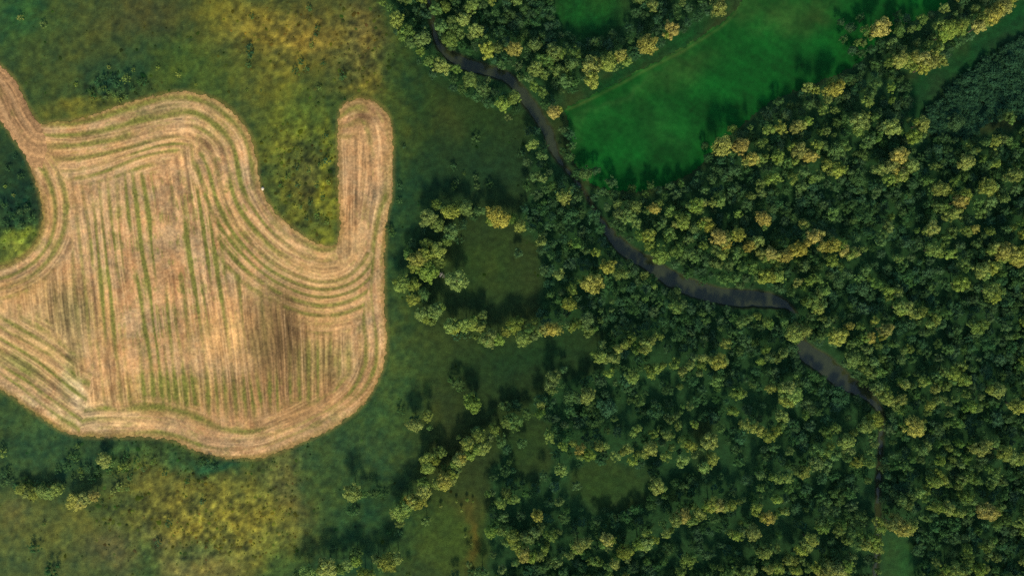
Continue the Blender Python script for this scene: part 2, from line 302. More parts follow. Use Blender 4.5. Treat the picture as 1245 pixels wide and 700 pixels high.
# trees and bushes, one block per 160 x 120 window of the photo: x y radius tone (window units 5.833 per photo pixel)
# leaf tones: g golden, y yellow-green, o olive, d dull green, t dark green
TREES = {
 (460,0): "130 140 60y 90 60 40o 200 240 60o 240 170 45d 310 270 60o 230 300 50o 330 190 35d 300 360 40o 360 430 45o 440 470 60y 430 400 35o 550 490 40o 490 370 35d 660 570 55o 740 630 60o 590 630 45d 690 680 40d 770 570 35o 410 70 50o 480 50 45o 430 110 35d 520 150 45o 450 190 50o 530 200 50o 510 280 55o 580 240 35o 610 140 60y 560 90 35d 660 40 60y 620 60 35o 740 40 30d 800 10 35y 830 90 40d 690 220 60y 650 260 30o 760 290 45o 770 350 70y 840 340 40o 830 250 35d 870 460 40d 30 20 30o 550 20 40d 880 680 40d",
 (620,0): "30 350 70g 50 10 40o 180 320 50o 130 340 40d 60 470 40d 210 420 40o 180 490 55y 270 430 50o 310 370 55o 370 380 45o 460 380 55o 440 450 60o 400 330 35d 350 500 50o 390 580 60o 240 530 40o 140 560 40o 170 610 45o 230 650 40o 40 680 50y 460 580 45d 570 480 75g 580 570 65y 660 440 50o 700 450 55y 780 400 60g 830 440 40y 740 470 40o 180 160 40t 100 60 40t 110 240 40t 230 250 35t 270 190 40t 360 250 30t 130 400 35t 900 90 40t 850 200 40t 700 320 40t 780 300 40t 850 280 35t",
 (780,0): "40 325 65g 210 210 60g 180 255 30y 80 40 45y 290 15 30o 550 60 50y 520 100 35o 500 10 25o 560 20 35g 50 180 35t 150 90 40t 240 60 40t 330 60 40t 400 110 45t 320 160 35t 20 110 35t 110 140 35t 260 120 30t 440 40 35t 470 90 30t 100 220 35t",
 (940,0): "760 200 70g 720 230 35g 650 220 35o 600 300 40o 690 270 25o 640 310 30o 890 220 50o 840 310 45o 880 360 50o 900 430 60g 830 440 40o 860 400 35o 410 590 40y 430 640 60g 380 650 45g 240 620 45y 300 640 40y 720 600 45o 830 630 40y 690 660 40o 470 610 40g 550 200 40t 500 280 40t 700 350 40t 620 380 40t 560 360 40t 620 130 35t 480 160 35t 760 310 40t 880 110 40t",
 (1085,0): "210 140 40o 365 60 40y 440 105 30o 330 185 45y 400 210 60y 450 190 50y 360 250 45y 500 180 50y 480 230 40o 560 150 50o 590 70 45o 640 140 60y 610 190 45g 700 120 60g 740 70 55g 700 40 45o 790 50 60g 830 20 50g 680 170 35o 130 210 35o 180 200 25o 280 270 30o 170 310 30o 60 360 45o 150 410 60g 210 420 65g 280 400 55g 320 350 50y 340 430 45y 100 440 55y 50 450 45y 210 480 50g 150 480 40y 270 450 50g 250 320 35o 500 10 40d 660 10 45o 480 290 45d 540 270 40d 30 160 40t 100 140 40t 240 240 40t 400 140 40t 480 60 40t 280 110 40t 110 270 35t",
 (460,120): "530 485 30d 155 620 26d 690 280 34d 185 340 18d 610 530 18d 690 560 26d 790 610 34d 540 620 34d 880 40 60y 920 130 30o 470 680 26d 700 620 26d 560 590 22d",
 (620,120): "310 100 55g 350 80 35g 155 330 50y 210 400 40o 245 410 25o 120 450 40d 170 550 50o 230 565 40o 285 520 30d 120 620 40d 300 620 45d 380 690 50y 440 340 35d 420 410 45d 480 530 45t 540 530 50d 610 510 40d 720 600 50d 650 660 40d 380 370 35t 870 640 40d 740 680 40d 80 390 30t 370 220 30d 420 260 40t 260 640 40d 200 680 40d",
 (780,120): "640 215 35o 770 205 25o 570 330 65g 530 350 35y 700 330 55g 640 390 30d 840 320 40o 905 220 45y 780 430 55g 830 430 45y 740 450 35y 880 410 30o 900 570 50y 840 610 45o 440 650 35o 500 570 40d 550 690 35o 560 440 40t 640 440 40t 470 420 40t 660 510 45d 450 330 30t 60 620 35d 120 650 40d 200 620 40d 280 600 35d 320 650 40d 30 670 35d 170 690 35d 250 680 40d 880 300 20o 910 350 25o 780 690 35o 850 670 40o",
 (940,120): "50 215 50y 160 200 60g 210 190 45g 240 160 40y 100 110 40d 200 100 35d 250 50 40o 350 80 40o 435 80 30o 390 10 40y 40 20 35d 120 50 30d 380 230 35o 430 260 20o 600 160 65y 640 130 40y 560 170 45o 650 190 45o 600 220 45o 740 110 40d 720 130 35o 840 205 60y 770 200 45o 680 300 55o 720 280 45o 640 330 40o 750 260 30o 630 270 20o 670 20 50y 840 10 30o 180 370 60g 130 350 35y 260 410 55g 310 330 50y 350 330 40o 290 380 35y 440 370 60o 430 420 45o 490 320 40o 520 350 30o 30 410 45y 100 450 50o 150 450 35y 40 450 30o 20 560 50y 140 570 40y 220 520 45o 200 620 45o 310 550 50o 270 570 40o 380 470 45y 450 510 55y 410 520 40o 500 500 35o 550 520 30d 580 440 25d 580 390 25d 330 240 25o 880 410 70g 830 480 65g 760 500 55y 900 540 55g 830 570 50y 720 500 40o 870 510 50g 480 570 50t 600 560 60t 700 620 50t 560 640 40t 90 650 45t 440 630 45d 600 110 25d",
 (1085,120): "200 180 60y 160 165 35y 210 210 40y 145 270 50y 190 275 40o 110 150 20o 60 230 30d 450 165 80t 820 120 50o 840 150 35o 770 140 30d 60 400 60g 130 470 50y 60 540 50y 300 480 40o 260 580 45o 220 580 35d 340 640 60y 290 650 40o 400 660 35o 440 590 50o 500 690 50y 520 450 50y 560 380 45o 530 340 30o 600 365 25o 520 490 35o 720 310 50y 660 310 35o 780 290 45o 820 300 30o 660 475 45o 640 430 35o 730 465 40y 600 480 30d 700 460 35o 860 330 40d 900 370 35d 860 540 55y 820 560 35o 670 630 65y 620 645 40o 710 620 35y 770 660 50d 870 640 50d 870 400 35d 570 560 40t 740 540 40t",
 (460,240): "410 50 45o 440 60 30o 350 145 60y 330 180 35o 420 190 40o 510 105 55y 570 40 35o 620 75 60o 640 110 35o 700 100 35d 740 100 30o 850 140 70g 800 160 40y 890 140 40y 925 160 30o 520 240 55o 485 310 40o 500 280 40o 340 330 45o 420 385 60y 280 435 60g 220 405 40o 340 400 50y 330 450 40y 430 450 50o 260 490 40y 350 530 55y 320 540 35y 555 590 75y 165 610 55y 250 625 45y 130 600 30y 240 690 35o 320 680 40o 80 220 34d 100 250 30d 320 240 25t 600 190 40t 240 330 35d 680 140 35t 570 310 34d 150 25 25d",
 (620,240): "390 10 50y 20 150 35o 70 205 40y 220 310 40y 270 200 40d 300 140 40t 470 330 45o 430 320 30o 510 350 35o 545 380 35o 610 390 40y 700 490 60g 790 540 50o 830 550 30o 580 610 70g 520 600 40y 345 545 45y 290 415 40d 60 395 45d 440 650 40o 370 680 35d 430 140 60t 500 110 50t 600 130 60t 640 220 50t 560 300 40t 760 50 40o 770 110 40o 840 125 60y 840 60 40o 880 70 45y 900 180 50y 920 270 40o 790 220 35t 770 270 30t 460 580 40t 350 210 45t 380 300 40t 430 470 50t 540 480 50t 850 470 40t 700 640 50t 860 640 40t",
 (780,240): "90 80 50g 40 100 30o 120 40 35o 200 100 45o 390 55 50y 430 40 40y 500 45 45y 560 30 50y 420 100 35o 340 60 40o 450 170 50g 480 210 40g 430 190 35y 290 170 55y 240 190 40y 320 130 35o 130 200 50o 150 170 40o 60 165 40d 50 270 50y 200 250 55o 180 290 35o 370 220 45o 370 260 45d 430 290 40d 330 300 40o 60 345 40y 130 405 55y 180 420 40o 260 370 50o 220 380 40o 340 400 55o 380 430 40o 300 330 30d 400 370 40d 440 340 40o 550 280 60g 590 300 50g 600 340 45g 680 265 55g 640 270 35y 530 370 50o 570 400 45y 600 360 40o 670 400 55o 720 390 40o 540 470 50o 500 460 40o 620 480 50o 650 460 30o 710 490 45o 790 500 55o 760 345 55g 820 310 50y 790 330 40y 850 400 55y 910 400 45g 880 440 45o 920 450 35y 870 560 60y 920 560 50y 820 570 40o 600 580 55o 660 570 45o 740 570 45d 860 150 55g 890 170 40g 870 210 30o 680 120 35y 620 140 30d 750 50 60t 880 330 30d 750 430 35d 90 630 25y 20 550 40o 240 670 50d 700 620 45d 560 560 40d 240 470 40d 270 440 40d 460 440 50d",
 (940,240): "30 420 45g 80 410 55g 140 380 55g 190 360 50g 240 320 40g 290 280 50g 330 260 35g 350 350 50g 420 340 50g 480 340 50y 500 370 45g 560 400 55y 580 390 40g 540 410 40y 640 365 30o 410 450 45y 220 190 45o 210 180 30y 420 110 50o 450 150 45d 370 50 40d 640 140 60t 600 90 45t 680 110 45t 830 140 35o 810 210 50o 770 260 45o 760 310 40o 580 290 45d 890 430 40o 650 520 45o 610 570 40o 690 570 35o 730 610 40o 220 490 45o 170 450 35d 30 560 50y 10 500 40o 170 600 40y 250 600 45y 300 570 40o 220 640 35o 350 650 55o 320 680 40o 290 520 40d 820 660 45y 880 670 45o 790 640 35o 480 490 35d 400 550 40d 530 540 40d 460 600 50t 560 640 50t 640 650 60t 420 520 50t 280 450 50t 100 520 45d 130 660 40d 330 490 40t 860 340 40t 760 400 40t 720 480 40t 900 500 40d",
 (1085,240): "480 30 55g 500 20 40g 320 70 50o 360 70 40o 440 110 50y 400 130 45y 460 90 30y 600 45 45o 690 35 45o 790 10 50o 620 110 45o 540 160 50d 500 150 35d 275 220 55g 240 235 35y 170 235 25o 420 240 50o 380 280 40o 520 230 45o 580 220 40g 540 245 35o 690 240 40o 650 270 35d 370 330 40o 290 370 55y 260 395 35o 400 400 50y 330 400 40o 720 360 45y 700 380 35y 790 380 60g 840 400 60g 900 390 60g 870 430 50g 920 450 45g 800 420 45y 640 400 50d 560 400 45d 500 470 45o 510 510 40o 640 510 55y 600 520 40o 700 500 50y 740 490 35o 650 550 35y 800 230 35o 850 215 40o 920 260 40y 910 180 40o 780 540 35d 480 610 55y 440 620 35o 510 590 35o 620 630 50d 700 660 55y 760 660 40y 680 640 35o 330 520 35d 40 435 35o 80 480 35d 30 670 40y 350 590 40d 150 360 45t 250 290 45t 480 340 40d 600 330 45d 380 620 45d 870 540 40t 680 430 50t 130 80 40t 190 140 40t 240 50 35d",
 (460,360): "250 25 45y 320 15 30o 410 100 60y 440 80 40y 390 130 40y 310 130 50y 340 160 40y 380 180 35y 510 210 55y 530 230 40y 570 190 35o 620 205 50y 670 200 45y 720 220 40y 740 135 35o 680 165 35y 740 190 30o 800 300 60y 760 310 40y 850 310 45y 900 250 45y 930 220 35y 550 290 34t 630 280 32d 690 290 22o 560 620 50d 530 600 34d 580 660 34d 600 270 28t",
 (620,360): "20 210 45y 70 180 35o 140 230 35o 90 300 45y 170 280 35o 180 175 30o 240 240 50g 290 235 50g 340 235 45g 210 250 40y 410 200 50o 440 220 45y 470 190 40o 540 170 55o 520 210 40o 560 250 45o 600 230 30o 420 55 50y 360 30 40d 510 80 30d 720 95 25o 720 35 25o 640 100 30d 640 430 55y 600 410 35y 690 440 45y 740 440 45y 650 350 45o 690 390 40o 770 370 45y 820 340 40y 860 300 45o 820 300 35o 900 350 45o 890 390 40o 930 290 30o 700 545 45y 870 565 50y 745 615 25d 310 570 50o 290 630 45o 310 670 30o 370 630 30d 380 520 30d 540 690 50o 830 600 60t 650 600 50t 750 500 40t",
 (780,360): "20 380 40y 30 340 45y 70 315 40y 100 265 30o 130 285 30o 20 300 35o 70 540 45y 40 500 30o 110 510 40y 150 490 35y 230 480 45o 250 455 30o 290 530 40y 340 490 35y 360 435 35o 430 440 40y 420 490 40o 410 545 30o 290 575 25o 545 460 65g 590 455 40y 500 455 40y 590 335 45y 560 230 30o 530 600 45o 680 680 50y 720 690 30o 840 460 40y 880 380 40o 910 430 50o 910 650 35o 900 540 45d 710 180 45o 760 155 40o 820 140 35o 650 155 35d 890 185 40o 910 200 35o 240 80 45o 290 60 40d 260 105 25o 430 120 30d 510 120 30d 440 300 35d 440 350 25d 30 15 30o 130 50 30d 270 640 30o 310 160 60t 400 200 50t 150 180 40t 560 180 45d 640 260 45d 730 310 45d 800 330 40d 360 330 50t 250 290 50t 180 370 50t 500 280 40t 700 240 40d 370 600 50t 480 60 45t 420 60 40t",
 (940,360): "280 50 60y 320 90 45y 240 30 45o 350 60 35o 340 20 30o 150 260 60y 200 250 40y 200 310 30o 80 190 40o 230 190 30o 460 280 65g 500 260 40g 410 270 40y 440 330 40o 540 210 40g 550 340 40o 600 320 40o 680 295 50g 650 290 35y 720 170 35y 700 200 25o 620 215 40o 790 240 50g 820 220 35g 770 290 40y 660 380 50o 740 350 35o 840 340 35o 560 440 60o 630 460 55o 700 470 50o 520 470 40d 770 440 40o 660 520 45o 750 540 45o 700 560 40o 740 650 50o 790 670 40y 920 630 30y 900 80 45y 870 40 40o 920 100 40y 820 10 35o 920 390 30o 110 650 60y 60 660 45y 160 620 40o 150 570 40o 70 400 45o 20 440 45o 10 540 45d 560 40 50t 540 60 30d 640 90 60t 480 140 50t 720 90 50t 420 170 40o 380 180 35o 350 160 30o 200 170 45d 140 160 50d 590 540 45d 640 600 45d",
 (1085,360): "30 45 35o 95 85 50y 80 60 35o 160 130 45y 200 110 40y 240 130 25o 300 160 40y 310 150 30y 260 195 40y 260 245 45d 220 250 35d 610 210 60o 570 200 40o 650 210 35o 460 230 45d 720 10 50y 680 10 40o 110 370 45o 80 380 30o 390 375 40o 90 620 45y 60 610 30y 140 635 30o 100 550 25d 210 605 45y 240 600 35y 300 655 40y 320 610 35o 310 570 40o 370 530 40o 430 545 55y 490 500 50o 460 490 40o 510 590 45y 480 600 40o 420 600 35o 330 510 30d 730 665 50y 690 660 35y 770 655 35o 800 220 50d 870 220 40d 870 280 30o 830 280 40d 730 320 30d 610 445 20d 690 150 35d 680 350 50t 650 300 45t 850 360 50t 760 450 50t 900 500 40d 60 230 60t 130 200 50t 60 450 40d 140 450 40d 250 400 45t 330 440 45d 430 400 50d 320 330 40d 560 640 45d 20 330 30o 760 170 40t 380 640 35o",
 (460,470): "665 120 60y 670 90 50d 260 270 50y 250 235 50d 350 205 40y 360 285 25o 160 170 34d 820 300 40o 700 320 40o 720 345 45y 630 410 50y 650 390 40y 740 370 40y 790 360 35o 750 430 45y 700 440 45y 650 485 45y 570 520 55y 590 500 40g 540 550 35y 550 590 40o 530 620 40y 470 660 65g 430 680 40y 480 570 40o 440 465 45o 350 510 50y 350 570 50y 410 520 35y 330 590 30o 330 690 35o 570 355 20o 900 140 50d 870 390 50d 920 240 45o 900 600 40t",
 (620,470): "215 100 50d 220 130 35y 215 185 45o 270 210 40d 120 190 40d 30 240 55o 30 280 40o 430 70 60d 490 80 40d 550 60 50y 430 170 50d 300 25 40o 280 350 50y 285 325 40d 380 420 45y 450 400 30y 500 440 45g 500 490 45y 560 480 50y 590 410 30o 630 425 40y 680 415 35y 750 485 50y 830 440 45y 800 460 35y 870 520 50y 870 330 35y 900 295 35y 740 225 30d 690 310 30d 360 580 50y 390 270 35d 480 270 35d 80 400 40d 910 470 30o 640 120 40t 600 240 60t 700 150 60t 400 340 60t 330 480 40t 50 130 40t 240 630 40d",
 (780,470): "690 50 50y 650 45 35o 625 155 40o 650 170 40y 730 265 45y 790 290 50y 840 310 45g 880 340 45y 920 350 40y 830 230 30d 890 370 35y 375 265 40y 290 135 25o 340 135 35o 275 175 25o 240 210 35o 195 240 40o 180 210 25o 260 270 35o 90 335 45y 60 320 25o 180 340 40y 150 320 25o 220 340 25o 290 390 45y 320 355 30o 340 415 45y 210 430 30o 170 490 50y 60 435 50y 20 480 40y 290 520 50y 410 440 35o 375 480 35o 480 385 60y 440 390 35o 440 565 50y 500 510 50y 20 370 35d 130 280 30d 110 690 50y 840 620 50o 830 600 40d 920 640 30o 910 10 40y 540 10 30d 270 5 25o 560 290 40d 440 210 50t 100 180 60t 450 640 50t 700 360 50t 870 440 40t",
 (940,470): "120 60 70y 90 100 50y 170 60 45o 230 200 35o 60 205 45y 60 270 40o 15 310 40y 40 320 20y 115 455 35o 30 650 45y 100 645 40y 220 605 55y 180 600 40o 240 580 35o 310 450 55o 360 470 45o 400 420 45o 420 490 40o 380 555 45o 310 540 55o 270 520 40d 440 290 45o 390 350 35o 370 310 35o 520 385 50y 480 390 35o 540 450 45o 590 540 45y 560 550 30o 520 500 40o 680 535 40y 620 500 30o 680 460 45o 610 290 40o 660 280 50y 720 230 50y 700 260 40y 740 280 30o 570 320 30o 700 350 40o 710 400 40o 460 470 35o 530 220 25d 850 390 25d 850 480 30d 810 630 30d 740 20 40y 790 70 50y 840 100 45y 900 90 50y 920 170 40o 930 270 40o 470 70 70t 620 60 40t 670 660 30o 540 650 50t 430 630 50t 350 640 50t 640 610 50t 260 280 50t 150 380 45t 230 120 45d 380 230 50t 860 560 40t",
 (1085,470): "20 140 35o 155 280 65g 120 260 35o 200 280 35y 220 240 25o 260 130 45y 310 90 45o 350 80 30o 300 10 35y 740 20 50y 890 130 60g 850 130 40y 920 140 40y 560 140 45y 510 145 30o 600 150 35y 620 70 30o 400 190 30o 450 250 45o 380 260 30o 490 270 30o 440 80 35o 450 140 30d 390 110 30o 520 60 40o 640 345 30o 720 390 45o 620 440 60y 580 430 40y 660 400 40y 560 400 35o 470 400 45o 400 430 35o 450 465 35o 380 390 30o 210 450 45o 240 410 40o 170 430 30o 200 515 30o 330 525 45y 280 540 40o 510 510 50o 480 540 40o 540 570 35o 420 510 30o 600 570 40d 640 520 50d 720 610 50o 680 570 35o 310 610 50y 270 620 40o 300 670 50y 350 650 40y 530 630 50o 490 650 45o 580 650 35o 770 670 35o 710 680 40o 790 460 50y 840 490 50y 900 515 45y 920 420 35d 740 230 70t 680 230 50t 820 220 40d 400 560 40d 140 510 40d 90 560 50d 380 670 35o 560 20 40d",
 (340,580): "520 105 65y 590 120 25o 660 110 40d 700 130 34d 750 130 30d 510 240 42d 540 240 30d 340 640 60y 390 660 35y 300 650 35y 190 690 60y 490 610 50y 540 590 35y 540 540 40o 590 690 55y 640 690 40y 770 600 60y 830 570 45y 730 620 40o 690 580 35o 850 245 60y 820 250 40y 900 200 50y 850 320 40o 920 160 40g 380 510 34d 840 390 34d 780 390 34t 440 650 40o 120 690 35o",
 (480,580): "210 50 40y 360 30 60g 310 40 40y 410 10 40g 200 110 50g 120 170 60g 170 180 50g 80 190 45y 220 305 34y 660 115 24o 695 105 24o 790 110 40o 850 150 40y 750 180 40y 820 160 34o 770 280 34o 680 385 40y 755 380 34o 800 385 34o 840 425 40y 860 480 35y 890 520 35y 920 540 35g 925 415 34o 790 460 34o 855 605 35o 760 650 35o 620 680 50o 525 615 22o 95 690 22o 430 690 40t 540 680 34t",
 (620,580): "195 270 50g 20 420 40y 45 480 35y 80 520 40y 110 550 45g 160 560 40y 210 550 40y 245 510 35y 265 470 25o 130 430 45o 220 345 30o 180 390 40o 300 410 55o 260 400 35o 350 380 25o 490 480 60y 540 460 40y 450 460 40o 480 510 40y 560 420 20o 350 170 35o 400 235 30d 620 310 35d 690 440 50g 720 440 35y 660 470 35o 690 490 30o 600 590 50o 570 590 30o 640 600 35o 820 520 50y 850 510 30y 830 570 40o 750 570 40o 740 610 45y 700 630 40o 920 460 50y 880 480 35o 930 370 25o 340 600 50o 320 570 35o 420 550 35o 240 640 40d 380 670 45d 40 600 30o 470 60 35d",
 (780,580): "110 75 50y 160 75 30y 70 60 35o 30 395 40y 30 460 60y 90 440 40y 170 390 45y 210 370 30o 180 405 30y 240 300 50y 310 230 40o 300 270 45g 360 300 45y 400 245 50g 430 265 35y 380 210 35y 450 210 40y 500 190 50g 540 195 45g 590 210 40y 640 195 40y 720 155 25o 690 170 30o 270 200 25o 460 160 20o 510 150 20o 590 160 25o 150 315 35o 810 220 45y 840 190 25o 840 75 35o 845 130 20o 890 285 50g 860 290 35y 920 290 35g 710 380 40o 670 410 40y 790 390 50y 700 320 30o 630 385 35o 870 525 55y 830 520 35o 920 500 40o 800 480 40d 330 580 55o 360 560 35o 280 660 40o 510 630 25d 600 680 50o 760 670 55y 720 690 40y 900 650 45y 790 580 30d 560 640 30o 690 600 40d 650 660 40o",
 (940,580): "25 150 45y 80 235 40y 40 240 30o 10 270 25o 430 110 50d 340 140 45d 540 120 50d 380 180 50d 470 160 50d 560 205 50d 440 240 50d 360 240 45d 510 260 50d 620 270 45d 330 310 50o 400 320 50d 480 330 45o 560 320 50d 640 330 45d 460 370 50o 540 390 50o 610 400 45o 680 430 50o 340 360 45o 590 470 50o 520 440 45o 650 470 45y 720 450 50y 730 500 45y 760 360 45y 740 310 40y 780 320 30y 260 440 55y 230 480 50y 200 510 45y 290 430 35o 110 580 55y 150 590 40y 200 580 40o 160 650 40y 100 550 40o 30 640 50y 20 490 35o 40 410 30d 300 640 50y 350 620 40o 390 650 50y 450 610 40o 460 660 55g 350 680 50g 520 630 45y 550 570 40o 250 640 40o 520 690 40y 570 650 25o 740 580 25o 740 660 25o 850 330 50g 880 350 45g 860 280 40o 910 340 50g 910 160 50o 890 190 35d 770 160 30d 410 450 45t 690 580 45t",
 (1085,580): "190 110 50y 230 90 40o 140 130 40o 70 170 45o 110 190 40o 40 160 30o 230 150 30o 290 210 45y 340 215 45y 390 215 45y 440 240 40o 480 250 35y 20 290 45g 60 350 60g 100 350 55g 140 320 40y 100 385 40g 20 350 45g 240 290 35o 200 270 30o 670 240 60g 640 220 40y 720 240 45y 700 270 40g 760 210 35o 300 20 50y 390 50 40o 490 20 45o 470 60 35o 520 130 50o 500 170 40o 560 160 40o 480 120 30o 540 80 30o 590 20 40o 700 20 40o 770 40 35o 690 60 30o 540 240 45o 530 300 40d 610 375 35d 650 340 35d 680 470 45o 660 500 45o 700 440 40o 680 540 30o 730 560 40o 660 570 25o 740 330 45o 530 510 40o 540 560 45o 530 600 35o 520 650 40o 620 650 50y 650 640 35y 310 600 35o 380 650 55y 440 660 55y 410 690 45y 360 690 35y 480 690 45y 730 650 35d 910 320 45y 920 290 30o 920 210 30d 300 350 60t 250 420 50t 370 400 50t 440 330 60t 300 480 60t 430 430 60t 560 400 50t 600 450 45t 420 540 45d 480 580 40t 580 610 40d 860 380 40d 740 350 40d 510 430 40d 340 620 30d",
 (0,520): "150 440 42y 190 465 36y 230 475 45y 300 450 40y 350 465 46y 400 440 40y 440 430 25o 120 430 25d 525 520 56g 570 530 48g 600 500 56g 665 480 50g 740 230 52g 720 200 30y 790 250 30y 15 180 34y 15 140 25d 530 200 34d 575 350 20o 470 290 30d 540 130 25o 850 280 34y 900 270 30y 800 450 28y 850 435 28y 900 430 24y 890 200 30t 650 370 34t 620 280 34t 60 380 34d 20 330 34d 200 400 34d 300 410 34d",
}
# low bushes standing in the rough grass on the field's side: photo pixel x, y, radius, tone
BUSHES = [(152,95,7.5,'y'),(132,82,3,'y'),(162,85,3,'y'),(191,83,3.2,'y'),(217,91,4.2,'y'),(238,103,2,'y'),(127,107,4,'o'),(121,109,3.4,'o'),(128,119,3.6,'o'),(138,116,3.4,'y'),(146,121,4,'y'),(131,112,3,'o'),(137,98,6,'t'),(127,94,5,'t'),(175,100,5,'t'),(113,118,5,'t'),
 (24,22,5,'y'),(52,31,5,'o'),(92,103,3,'y'),(304,64,7,'t'),(303,56,5.5,'t'),(302,79,4.5,'d'),(386,34,4.5,'t'),(385,42,4,'t'),(379,55,4.5,'y'),(366,75,5,'t'),(359,86,5.5,'t'),(372,84,4.5,'d'),(393,77,4.5,'t'),(376,10,4.5,'d'),(306,20,4,'d'),(417,92,6,'d'),(388,107,4.5,'o'),(300,110,2,'o'),(317,111,2,'o'),
 (395,165,5,'t'),(397,196,6,'t'),(390,200,4,'d'),(53,637,3,'o'),(42,667,9,'t'),(63,695,11,'t'),(124,610,2.6,'d'),(254,565,8,'t'),(244,563,6,'d'),(262,568,5,'t'),(6,227,2.6,'y'),(16,237,2.4,'y'),(33,253,5.5,'d'),(24,258,5.5,'d'),(39,266,5.5,'d'),(15,263,5.5,'d'),(5,250,5.5,'d'),(9,281,5,'y'),(26,274,5,'d'),(6,272,5,'t'),(228,585,4,'d'),(246,610,5,'d'),(205,636,5,'d'),(192,660,5,'d'),(10,205,5,'t'),(24,215,5,'t'),(18,190,4,'t'),
 (85,555,5,'d'),(92,561,5,'d'),(98,572,5,'o'),(80,565,5,'d'),(88,580,5,'d'),(110,582,6,'t'),(118,574,5,'t'),(132,572,5,'d'),(140,579,5,'d'),(150,570,5,'d'),(158,580,5,'d'),(145,590,5,'y'),(70,572,5,'d'),(10,572,5,'d'),(4,588,5,'d'),(18,591,5,'d'),(165,560,5,'d'),(175,570,5,'d'),(186,562,5,'o'),(30,584,6,'d'),(45,589,6,'d'),(61,586,6,'d'),(75,590,5,'d'),(200,575,4,'d'),
 (145,112,4,'d'),(153,117,4,'o'),(118,100,5,'t'),(143,103,5,'t'),(160,107,4,'t'),(110,111,4,'d'),(168,99,4,'d'),
 (350,215,4,'o'),(362,226,4,'d'),(375,210,4,'o'),(385,226,4,'d'),(392,241,4,'o'),(377,246,4,'d'),(365,251,4,'o'),(352,238,4,'d'),(385,263,4,'o'),(397,271,3.5,'y'),(372,268,4,'d'),(341,226,4,'d'),(399,222,3.5,'y'),(361,204,4,'d'),
 (537,335,4.2,'p')]
# yellow saplings in the clearing near the bottom
SAPLINGS = [(536,615,2),(555,609,1.8),(568,607,2),(575,609,1.5),(561,620,2),(566,651,2),(573,660,1.6)]

# ------------------------------------------------------------------ ground sheet
def river_d(x, y):
    """distance to the river's middle line minus half its width there (photo pixels)"""
    best = np.full(x.shape, 1e9)
    for i in range(len(RIV_XY) - 1):
        ax, ay = RIV_XY[i]; bx, by = RIV_XY[i + 1]
        dx, dy = bx - ax, by - ay
        t = np.clip(((x - ax) * dx + (y - ay) * dy) / (dx * dx + dy * dy + 1e-9), 0, 1)
        d = np.hypot(x - ax - t * dx, y - ay - t * dy) - 0.5 * (RIV_W[i] * (1 - t) + RIV_W[i + 1] * t)
        best = np.minimum(best, d)
    return best + 3.0 * (fbm(x / 7, y / 7, 77, 2) - .5)

def wood_mask(x, y):
    m = np.zeros(x.shape, bool)
    for p in WOOD:
        m |= inside(x, y, p)
    for (hx, hy, rx, ry) in HOLES:
        m &= ((x - hx) / rx) ** 2 + ((y - hy) / ry) ** 2 > 1
    return m

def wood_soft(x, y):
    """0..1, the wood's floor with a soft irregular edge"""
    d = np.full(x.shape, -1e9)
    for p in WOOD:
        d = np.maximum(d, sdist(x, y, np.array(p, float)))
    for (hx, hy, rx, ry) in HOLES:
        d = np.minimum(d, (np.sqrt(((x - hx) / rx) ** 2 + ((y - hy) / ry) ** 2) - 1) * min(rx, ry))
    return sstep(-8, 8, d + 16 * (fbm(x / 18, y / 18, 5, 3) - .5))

ROUGH = [(340,45,70,55,.6),(436,60,40,60,1),(370,215,55,80,1),(235,630,100,70,1),(300,640,70,60,1),(140,108,40,22,1),(20,280,50,50,1),(335,580,40,50,.8),(180,560,60,30,.7)]
def rough_map(x, y):
    """0..1, where the grass is weedy"""
    r = np.zeros(x.shape)
    for (bx, by, rx, ry, w) in ROUGH:
        r = np.maximum(r, w * np.exp(-(((x - bx) / rx) ** 2 + ((y - by) / ry) ** 2) ** 1.5))
    return r

def grass_tone(x, y):
    """display tone (0..255) of the sunlit rough grass"""
    wx = x + 44 * (fbm(x / 42, y / 42, 1) - .5) + 12 * (fbm(x / 9, y / 9, 2, 3) - .5)
    wy = y + 34 * (fbm(x / 42, y / 42, 3) - .5) + 12 * (fbm(x / 9, y / 9, 4, 3) - .5)
    col = np.empty(x.shape + (3,)); col[...] = GROUND_BASE
    for (bx, by, rx, ry, rot, c, w) in ZONES:
        a = math.radians(rot); ca, sa = math.cos(a), math.sin(a)
        dx, dy = wx - bx, wy - by
        u = (dx * ca + dy * sa) / rx; v = (-dx * sa + dy * ca) / ry
        k = (w * np.exp(-(u * u + v * v) ** 1.15 * 0.95))[..., None]
        col = col * (1 - k) + np.array(c, float) * k
    return col * (np.array([1., 1, 1]) + np.array([.07, 0, -.09]) * sstep(450, 540, x)[..., None])

def varied(col, x, y, amp=0.3, seed=40):
    hue = (1 - .72 * sstep(480, 560, x))[..., None]
    """patches of paler, darker and browner growth a few metres across"""
    n1 = fbm(x / 7, y / 7, seed, 4)[..., None] - .5
    n2 = fbm(x / 3.2, y / 3.2, seed + 7, 2)[..., None] - .5
    n3 = fbm(x / 16, y / 16, seed + 9, 3)[..., None] - .5
    out = col * (1 + amp * 1.5 * n1 + amp * 0.9 * n2)
    out = out + hue * (n3 * np.array([18, 6, -6.]) + n1 * np.array([14, 3, -8.]))
    return np.clip(out, 3, 255)

ALB = np.array([0.93, 0.94, 0.72])       # display tone in this sun -> base colour
def albedo(col, gain=1.0):
    return np.clip(lin(col) * ALB * gain, 0.002, 0.8)

def relief(x, y):
    return 0.5 * (fbm(x / 9, y / 9, 60, 3) - .5) + 0.25 * (fbm(x / 3, y / 3, 61, 2) - .5)

